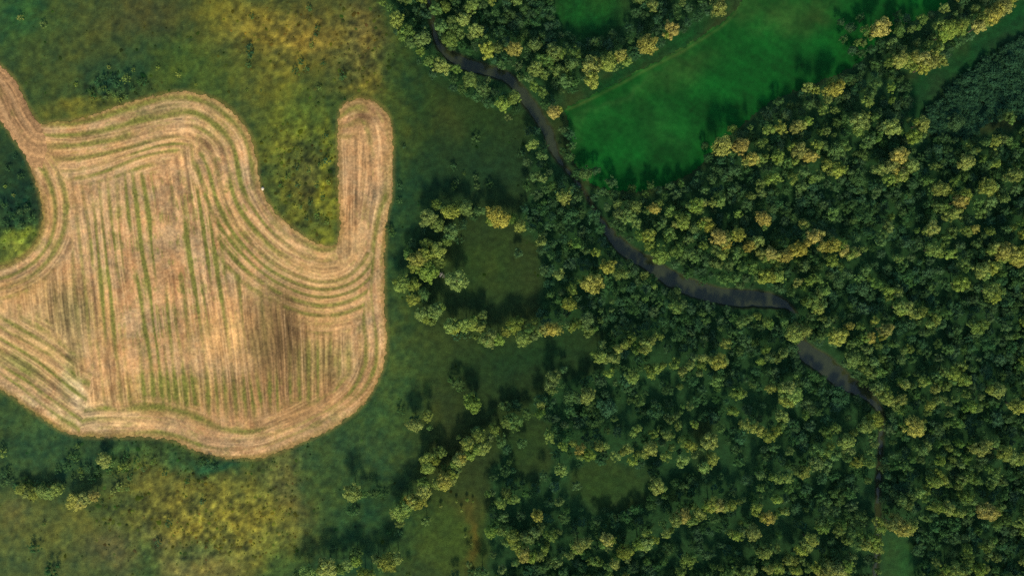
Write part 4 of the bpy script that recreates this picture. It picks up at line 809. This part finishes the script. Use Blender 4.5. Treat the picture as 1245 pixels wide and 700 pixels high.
# ------------------------------------------------------------------ uncounted low growth: tussocks of the grassland, and the dark scrub
def tussocks(name, n, xr, yr, keep, tone, size, high, seed, flat=.6):
    r = np.random.default_rng(seed)
    x = r.uniform(*xr, n); y = r.uniform(*yr, n)
    k = keep(x, y, r); x, y = x[k], y[k]; n = len(x)
    base = tone(x, y, r)
    s = size(x, y, r) * S; h = s * high * r.uniform(.6, 1.3, n)
    m = 7
    P = np.zeros((n, m, 3)); a = r.uniform(0, 6.28, n)
    wx, wy = W(x, y)
    for q in range(5):
        rr = s * r.uniform(.65, 1.25, n); an = a + q * 1.2566 + r.uniform(-.3, .3, n)
        P[:, q, 0] = wx + rr * np.cos(an); P[:, q, 1] = wy + rr * np.sin(an); P[:, q, 2] = -.2
    P[:, 5, 0] = wx + s * r.uniform(-.4, .4, n); P[:, 5, 1] = wy + s * r.uniform(-.4, .4, n); P[:, 5, 2] = h
    P[:, 6] = P[:, 5]
    i = np.arange(n)[:, None] * m
    F = np.concatenate([np.hstack([i + q, i + (q + 1) % 5, i + 5, i + 5]) for q in range(5)])
    o = link(name, tri_quad_mesh(name, P.reshape(-1, 3), F, M_LEAF_MASS, np.repeat(base, m, 0)))
    o["kind"] = "stuff"
    return o

def open_grass(x, y, r):
    """how thickly tussocks stand: weedy patches are rough, the rest is smooth"""
    rough = np.maximum(.05, rough_map(x, y))
    dens = np.clip(.3 + 1.6 * (fbm(x / 20, y / 20, 150, 3) - .35), 0.04, 1) * rough
    dens = dens * (1 - .7 * sstep(480, 520, x))
    ok = (sdist(x, y, FIELD) < -1.5) & (sdist(x, y, TRACK) < -1.5) & (river_d(x, y) > 4) & (sdist(x, y, MEADOW) < -4)
    ok &= ~((x > 660) & (y < 60) & (x < 770)) & ~((x > 1075) & (y < 700) & ~inside(x, y, SCRUB))
    return ok & (r.random(x.size) < dens)

def grass_col(x, y, r):
    c = albedo(varied(grass_tone(x, y) * (.90 - .10 * sstep(470, 540, x))[:, None], x, y, .36), 1.0)
    v = np.exp(r.normal(0.03, .2, (len(x), 1)))
    c = c * v * np.exp(r.normal(0, .12, (len(x), 3)))
    g = (r.random((len(x), 1)) < .25)
    return np.clip(np.where(g, c * np.array([.8, 1.0, .9]), c), .004, .5)
tg = tussocks("rough_grass", 48000, (-60, 700), (-50, 750), open_grass, grass_col,
              lambda x, y, r: r.gamma(3.2, .42, x.size) + .4, .28, 21)
tag(tg, "tussocky rough grass in olive, ochre and dark green patches", "grass")
VV, FF, TT, off = [], [], [], 0
sx = rng.uniform(1105, 1330, 2600); sy = rng.uniform(-20, 175, 2600)
ks = inside(sx, sy, SCRUB)
for px, py in zip(sx[ks], sy[ks]):
    V, F, T = MASS[rng.integers(N_VAR)]
    a = rng.uniform(0, 6.283); ca, sa = math.cos(a), math.sin(a); r_ = rng.gamma(5, .42) + .8; h_ = r_ * rng.uniform(.5, .75)
    x, y = root_of(px, py, h_ * .6)
    q = np.stack([(V[:, 0] * ca - V[:, 1] * sa) * r_ / 3.5 + x, (V[:, 0] * sa + V[:, 1] * ca) * r_ / 3.5 + y, (V[:, 2] - 3.4) * h_ / 6.5], 1)
    VV.append(q); FF.append(F + off); TT.append(np.array([.026, .072, .033]) * rng.uniform(.85, 1.2) * T[:, None]); off += len(V)
sc = link("scrub", tri_quad_mesh("scrub", np.vstack(VV), np.vstack(FF), M_LEAF_MASS, np.vstack(TT)))
sc["kind"] = "stuff"
tag(sc, "low dark grey green scrub beside the grass strip", "scrub")

# ------------------------------------------------------------------ which tree is which: landmarks of the place, for the labels
PLACES = [
 (484,28,"in the wood's tip above the field's long finger","trees along the upper stream"),
 (518,80,"on the near bank of the upper stream bend","trees along the upper stream"),
 (580,110,"on the bank spit under the stream's bend","trees along the upper stream"),
 (542,28,"between the upper stream and the top edge","trees along the upper stream"),
 (590,15,"of the top wood above the stream bend","trees along the upper stream"),
 (592,50,"in the clump just above the dark stream bend","trees along the upper stream"),
 (640,68,"in the olive clump between stream and pocket meadow","trees between the two green meadows"),
 (668,100,"in the clump's lower end by the stream","trees between the two green meadows"),
 (695,72,"at the lower rim of the pocket meadow","trees between the two green meadows"),
 (735,82,"in the golden row beside the meadow track","trees between the two green meadows"),
 (805,35,"standing forward on the meadow track's upper half","trees between the two green meadows"),
 (870,10,"where the meadow track meets the top edge","trees between the two green meadows"),
 (618,130,"where the stream narrows beside the dark grass","trees along the upper stream"),
 (675,137,"at the big meadow's sharp corner","trees between the two green meadows"),
 (650,185,"on the stream bank opposite the big meadow","trees along the upper stream"),
 (668,225,"on the bank where the stream goes under trees","trees along the upper stream"),
 (712,215,"between hidden stream and big meadow","trees along the upper stream"),
 (1065,35,"in the grove's tip that reaches into the meadow","trees of the golden grove"),
 (1090,65,"in the grove's inner end over the grass strip","trees of the golden grove"),
 (1122,72,"in the golden heart of the grass strip grove","trees of the golden grove"),
 (1160,35,"in the grove's narrow middle along the grass strip","trees of the golden grove"),
 (1212,15,"in the grove's top end along the grass strip","trees of the golden grove"),
 (1000,112,"at the wood's corner under the meadow bay","trees of the great wood"),
 (1072,108,"between grove and wood at the grass strip's end","trees of the great wood"),
 (885,182,"at the wood's edge facing the big meadow","trees of the great wood"),
 (925,190,"just behind the wood's edge facing the meadow","trees of the great wood"),
 (965,155,"in the wood's upper belt under the meadow","trees of the great wood"),
 (975,190,"in the middle belt of the upper wood","trees of the great wood"),
 (1015,190,"around the olive crown below the meadow bay","trees of the great wood"),
 (1045,155,"in the broad stand beside the grass strip's tip","trees of the great wood"),
 (1085,150,"at the wood's corner by the dark scrub","trees of the great wood"),
 (1090,205,"in the large golden island of the upper wood","trees of the great wood"),
 (960,222,"at the foot of the upper wood's middle belt","trees of the great wood"),
 (1175,190,"in the stand below the dark scrub","trees of the great wood"),
 (1215,180,"by the picture's edge below the dark scrub","trees of the great wood"),
 (1150,230,"in the stand two rows below the scrub","trees of the great wood"),
 (1205,235,"in the outer stand below the scrub","trees of the great wood"),
 (1140,285,"in the pair of rows inside the outer wood","trees of the great wood"),
 (1175,330,"in the lower rows of the outer wood","trees of the great wood"),
 (1225,305,"in the long golden bank at the outer edge","trees of the great wood"),
 (775,255,"at the wood's corner above the river's first reach","trees above the river pool"),
 (800,290,"in the olive stand above the river's first reach","trees above the river pool"),
 (835,270,"in the middle of the stand above the river","trees above the river pool"),
 (855,255,"in the upper row of the stand above the river","trees above the river pool"),
 (885,290,"in the golden clump above the river pool","trees above the river pool"),
 (890,325,"on the river pool's upper bank","trees above the river pool"),
 (925,300,"between golden clump and golden ridge","trees above the river pool"),
 (935,335,"at the end of the river pool's upper bank","trees above the river pool"),
 (930,265,"standing alone in the dark hollow of the wood","trees above the river pool"),
 (960,308,"in the lower arm of the golden ridge","trees of the golden ridge"),
 (992,292,"at the top of the golden ridge","trees of the golden ridge"),
 (1030,306,"in the far arm of the golden ridge","trees of the golden ridge"),
 (1075,285,"in the small stand beyond the golden ridge","trees of the golden ridge"),
 (1010,265,"in the dark hollow over the golden ridge","trees of the golden ridge"),
 (975,345,"below the golden ridge towards the river","trees of the golden ridge"),
 (1000,365,"on the slope from golden ridge to river","trees of the golden ridge"),
 (1060,340,"in the green hollow below the golden ridge","trees of the golden ridge"),
 (1085,360,"at the start of the yellow diagonal row","trees of the lower wood"),
 (1115,382,"in the yellow diagonal row through dark wood","trees of the lower wood"),
 (1020,410,"in the golden stand over the lower pool","trees of the lower wood"),
 (1060,412,"in the second golden stand past the lower pool","trees of the lower wood"),
 (1045,440,"on the bank beside the lower pool","trees of the lower wood"),
 (970,405,"on the neck between the two river pools","trees of the lower wood"),
 (960,475,"on the wooded bank facing the lower pool","trees of the lower wood"),
 (1070,475,"where the lower pool runs into the ditch","trees of the lower wood"),
 (1110,470,"in the close wood past the ditch's start","trees of the lower wood"),
 (1165,460,"in the yellow patch of the close wood","trees of the lower wood"),
 (1195,395,"alone in the dark wood near the edge","trees of the lower wood"),
 (1215,480,"in the dark outer wood near the edge","trees of the lower wood"),
 (1110,520,"first clump past the straight ditch","trees past the straight ditch"),
 (1150,500,"in the close wood halfway down the ditch","trees past the straight ditch"),
 (1190,545,"at the outer rim of the close wood","trees past the straight ditch"),
 (1230,555,"in the curved rim of outermost trees","trees past the straight ditch"),
 (1135,575,"in the close wood level with the ditch's end","trees past the straight ditch"),
 (1170,580,"in the dense middle below the close wood","trees past the straight ditch"),
 (1100,640,"in the golden clump over the small lawn","trees past the straight ditch"),
 (1120,600,"in the slanting row above the small lawn","trees past the straight ditch"),
 (1145,618,"in the level row beyond the small lawn","trees past the straight ditch"),
 (1200,622,"in the golden knot of the lower outer wood","trees past the straight ditch"),
 (1155,690,"in the bottom clump beyond the small lawn","trees past the straight ditch"),
 (1195,675,"in the bottom corner row of the outer wood","trees past the straight ditch"),
 (1240,635,"at the outer edge near the bottom","trees past the straight ditch"),
 (535,255,"at the top of the tree ring round the clearing","trees of the ring round the clearing"),
 (570,255,"in the upper arc of the tree ring","trees of the ring round the clearing"),
 (606,265,"at the upper far end of the tree ring","trees of the ring round the clearing"),
 (545,287,"on the inner side of the tree ring","trees of the ring round the clearing"),
 (520,312,"in the thick field side of the tree ring","trees of the ring round the clearing"),
 (555,341,"standing free inside the ring's clearing","trees of the ring round the clearing"),
 (492,345,"nearest the stubble field beside the tree ring","trees of the ring round the clearing"),
 (522,378,"at the lower bend of the tree ring","trees of the ring round the clearing"),
 (565,393,"in the lower arc of the tree ring","trees of the ring round the clearing"),
 (605,408,"at the arc's low point below the clearing","trees of the ring round the clearing"),
 (660,402,"in the golden row that continues the ring","trees of the ring round the clearing"),
 (708,392,"at the far end of the row continuing the ring","trees of the ring round the clearing"),
 (690,365,"scattered in dark wood over the ring's row","trees between clearing and river"),
 (660,295,"scattered in dark wood beside the clearing","trees between clearing and river"),
 (708,300,"in the loose clump before the river's first reach","trees between clearing and river"),
 (735,325,"near the river's first reach in dark wood","trees between clearing and river"),
 (718,345,"in the golden clump of the dark wood","trees between clearing and river"),
 (685,242,"over the spot where the stream disappears","trees between clearing and river"),
 (740,433,"in the first yellow crescent below the ring's row","trees of the yellow crescents"),
 (770,420,"in the upper arm of the yellow crescent","trees of the yellow crescents"),
 (755,455,"below the first yellow crescent","trees of the yellow crescents"),
 (800,450,"in the second yellow crescent","trees of the yellow crescents"),
 (840,440,"in the third cluster beside the second crescent","trees of the yellow crescents"),
 (875,438,"at the golden end of the crescents","trees of the yellow crescents"),
 (920,440,"in the clump between crescents and lower pool","trees of the yellow crescents"),
 (905,388,"on the lower bank of the river pool","trees of the yellow crescents"),
 (820,375,"in the dark wood under the river's long reach","trees of the yellow crescents"),
 (890,480,"under the golden end of the crescents","trees of the yellow crescents"),
 (672,468,"at the grass edge under the ring's row","trees of the middle wood"),
 (655,495,"in the hooked line from grass edge to wood","trees of the middle wood"),
 (705,480,"in the pale green group of the middle wood","trees of the middle wood"),
 (575,495,"alone in the dark grass over the slanting hedge","trees of the slanting hedge"),
 (510,512,"in the trio on the dark grass","trees of the slanting hedge"),
 (520,558,"in the tight knot beside the slanting hedge","trees of the slanting hedge"),
 (585,535,"at the upper end of the slanting hedge","trees of the slanting hedge"),
 (560,558,"in the middle of the slanting hedge","trees of the slanting hedge"),
 (545,582,"in the lower middle of the slanting hedge","trees of the slanting hedge"),
 (505,605,"at the lower end of the slanting hedge","trees of the slanting hedge"),
 (485,620,"at the slanting hedge's foot","trees of the slanting hedge"),
 (622,512,"joining the slanting hedge to the wood","trees of the slanting hedge"),
 (432,598,"alone on the grass under the stubble field","trees on the lower grass"),
 (400,690,"in the row at the bottom edge","trees on the lower grass"),
 (430,688,"in the second knot of the bottom row","trees on the lower grass"),
 (475,685,"in the last knot of the bottom row","trees on the lower grass"),
 (668,530,"standing forward over the round clearing","trees of the middle wood"),
 (690,545,"at the near end of the row over the round clearing","trees of the middle wood"),
 (712,550,"in the golden row over the round clearing","trees of the middle wood"),
 (752,550,"at the far end of the row over the round clearing","trees of the middle wood"),
 (682,568,"standing forward beside the round clearing","trees of the middle wood"),
 (795,530,"in the scatter of small crowns, field side","trees of the scattered crowns"),
 (812,553,"on the lower rim of the scattered crowns","trees of the scattered crowns"),
 (835,540,"in the middle of the scattered crowns","trees of the scattered crowns"),
 (862,555,"at the far end of the scattered crowns","trees of the scattered crowns"),
 (800,592,"alone in the shade under the scattered crowns","trees of the scattered crowns"),
 (895,490,"in the pair over the long bright crescent","trees of the long crescent"),
 (920,520,"in the long bright crescent","trees of the long crescent"),
 (955,520,"at the long crescent's far end","trees of the long crescent"),
 (930,580,"between the long crescent and the leafy mound","trees of the long crescent"),
 (975,573,"in the golden pair beside the leafy mound","trees of the long crescent"),
 (1005,550,"in the pale patch above the leafy mound","trees of the leafy mound"),
 (1030,535,"in the green patch beside the ditch","trees of the leafy mound"),
 (1060,515,"on the ditch's bank above the mound","trees of the leafy mound"),
 (1020,620,"on the great leafy mound beside the ditch","trees of the leafy mound"),
 (1040,650,"on the mound's sunny lower rim","trees of the leafy mound"),
 (1065,660,"on the mound's tip at the small lawn","trees of the leafy mound"),
 (985,660,"in the curved row beside the mound","trees of the leafy mound"),
 (960,680,"in the bottom rows before the mound","trees of the leafy mound"),
 (1015,695,"in the bright bank at the bottom edge","trees of the leafy mound"),
 (620,605,"at the olive clearing's wooded side","trees of the bottom clearing"),
 (630,655,"on the horseshoe's outer side by the clearing","trees of the horseshoe"),
 (650,675,"in the horseshoe of crowns round a dark gap","trees of the horseshoe"),
 (655,630,"over the horseshoe's open top","trees of the horseshoe"),
 (680,655,"on the horseshoe's far side","trees of the horseshoe"),
 (675,690,"under the horseshoe at the bottom edge","trees of the horseshoe"),
 (705,662,"in the golden cup past the horseshoe","trees of the horseshoe"),
 (740,660,"at the start of the long bottom row","trees of the long bottom row"),
 (750,685,"in the bottom clump under the long row","trees of the long bottom row"),
 (782,665,"in the lower third of the long bottom row","trees of the long bottom row"),
 (810,645,"in the lower middle of the long bottom row","trees of the long bottom row"),
 (840,625,"in the upper middle of the long bottom row","trees of the long bottom row"),
 (875,612,"at the upper end of the long bottom row","trees of the long bottom row"),
 (905,645,"in the arched row under the long row's end","trees of the arched row"),
 (930,670,"in the second arch near the bottom edge","trees of the arched row"),
 (940,630,"in the short golden row by the arch","trees of the arched row"),
 (838,680,"alone in the dark hollow at the bottom","trees of the arched row"),
 (885,698,"in the fine grained stand at the bottom edge","trees of the arched row"),
 (910,695,"at the far side of the bottom stand","trees of the arched row"),
 (80,606,"of the hedge on the lower grass under the field","trees on the lower grass"),
 (127,558,"beside the field's lower edge","trees on the lower grass"),
 (55,602,"of the hedge's outer half on the lower grass","trees on the lower grass"),
 (545,650,"on the olive clearing at the bottom","trees of the bottom clearing"),
]
ORD = ["", "second ", "third ", "fourth ", "fifth ", "sixth ", "seventh ", "eighth ", "ninth ", "tenth ", "eleventh ", "twelfth ", "thirteenth ", "fourteenth ", "fifteenth ", "sixteenth "]
TONE_WORD = {'g': "golden", 'y': "yellow-green", 'o': "olive", 'd': "dull green", 't': "dark green"}
cells = {}
for o, p in TREE_ROOTS:
    k = min(range(len(PLACES)), key=lambda i: (PLACES[i][0] - p['px']) ** 2 + (PLACES[i][1] - p['py']) ** 2)
    cells.setdefault((k, p['t']), []).append((p['px'], p['py'], o, p))
for (k, t), items in cells.items():
    items.sort(key=lambda a: a[0])
    wide = max(a[0] for a in items) - min(a[0] for a in items) >= max(a[1] for a in items) - min(a[1] for a in items)
    if not wide: items.sort(key=lambda a: a[1])
    for n, (px, py, o, p) in enumerate(items):
        where = PLACES[k][2]
        if len(items) == 1: lab = f"{TONE_WORD[t]} tree {where}"
        elif n == 0: lab = f"{'leftmost' if wide else 'uppermost'} {TONE_WORD[t]} tree {where}"
        else: lab = f"{ORD[n]}{TONE_WORD[t]} tree from the {'left' if wide else 'top'} {where}"
        tag(o, lab, "tree", PLACES[k][3])

# bushes: the marks of the grassland round them
BPLACES = [(20,25,"in the top corner of the grass"),(70,65,"on the grass above the field's corner"),(135,108,"in the dark thicket above the field's top edge"),(200,92,"on the smooth grass above the field's shoulder"),
 (304,68,"on the ochre grass's field side"),(384,40,"inside the ochre grass patch"),(368,82,"in the dark tangle under the ochre patch"),(415,92,"in the brown weeds over the finger's tip"),(310,108,"on the grass beside the field's shoulder"),(395,180,"in the bay's neck between shoulder and finger"),(345,225,"in the weedy bay on the shoulder side"),(370,225,"in the middle of the weedy bay"),(392,250,"in the weedy bay on the finger side"),
 (20,245,"in the dark hollow beside the field's track"),(20,280,"at the hollow's bright lower rim"),(20,575,"at the outer end of the lower hedge"),(60,595,"in the shade of the lower hedge"),(105,570,"beneath the field's lower corner"),(150,580,"at the hedge's end below the field"),(180,565,"between hedge and the field's bottom edge"),(88,568,"in the thicket above the golden shrubs"),(50,665,"on the lower corner grass"),
 (252,566,"against the field's bottom edge"),(215,620,"in the yellow grass below the field"),(500,170,"on the dark grass past the finger"),(555,215,"on the dark grass above the tree ring"),(480,280,"beside the field's straight side by the ring"),(500,300,"between field and tree ring"),(560,380,"inside the ring's lower shade"),(575,410,"under the ring's lower arc"),(550,465,"on the grass below the ring"),(490,500,"on the grass beside the trio of trees"),(450,600,"beside the lone yellow tree on lower grass"),(420,660,"in the shade over the bottom row"),(480,650,"at the slanting hedge's foot"),(590,650,"in the olive clearing's bottom part"),(537,335,"beside the lone tree in the clearing"),(580,298,"inside the ring's clearing"),(510,285,"on the ring's upper field side"),(640,600,"at the olive clearing's wood edge")]
BT = {'g': "golden", 'y': "bright green", 'o': "olive", 'd': "dull green", 't': "dark blue-green", 'p': "bare pale grey"}
cells = {}
for o, px, py, r, t in BUSH_ROOTS:
    k = min(range(len(BPLACES)), key=lambda i: (BPLACES[i][0] - px) ** 2 + (BPLACES[i][1] - py) ** 2)
    cells.setdefault((k, t), []).append((px, py, o))
for (k, t), items in cells.items():
    wide = max(a[0] for a in items) - min(a[0] for a in items) >= max(a[1] for a in items) - min(a[1] for a in items)
    items.sort(key=lambda a: a[0] if wide else a[1])
    for n, (px, py, o) in enumerate(items):
        w = BPLACES[k][1 + 1]
        if len(items) == 1: lab = f"{BT[t]} bush {w}"
        elif n == 0: lab = f"{'leftmost' if wide else 'uppermost'} {BT[t]} bush {w}"
        else: lab = f"{ORD[n]}{BT[t]} bush from the {'left' if wide else 'top'} {w}"
        tag(o, lab, "bush", "bushes in the rough grass")
SAP_WORDS = ["outlying sapling on the clearing's hedge side", "first sapling of the clearing's short upper row", "middle sapling of the clearing's short upper row", "last sapling of the clearing's short upper row", "sapling just below the clearing's short row", "sapling halfway down the olive clearing", "lowest sapling on the clearing's ochre streak"]
for (o, px, py), w in zip(SAP_ROOTS, SAP_WORDS):
    tag(o, "small yellow-green " + w, "sapling", "saplings in the bottom clearing")
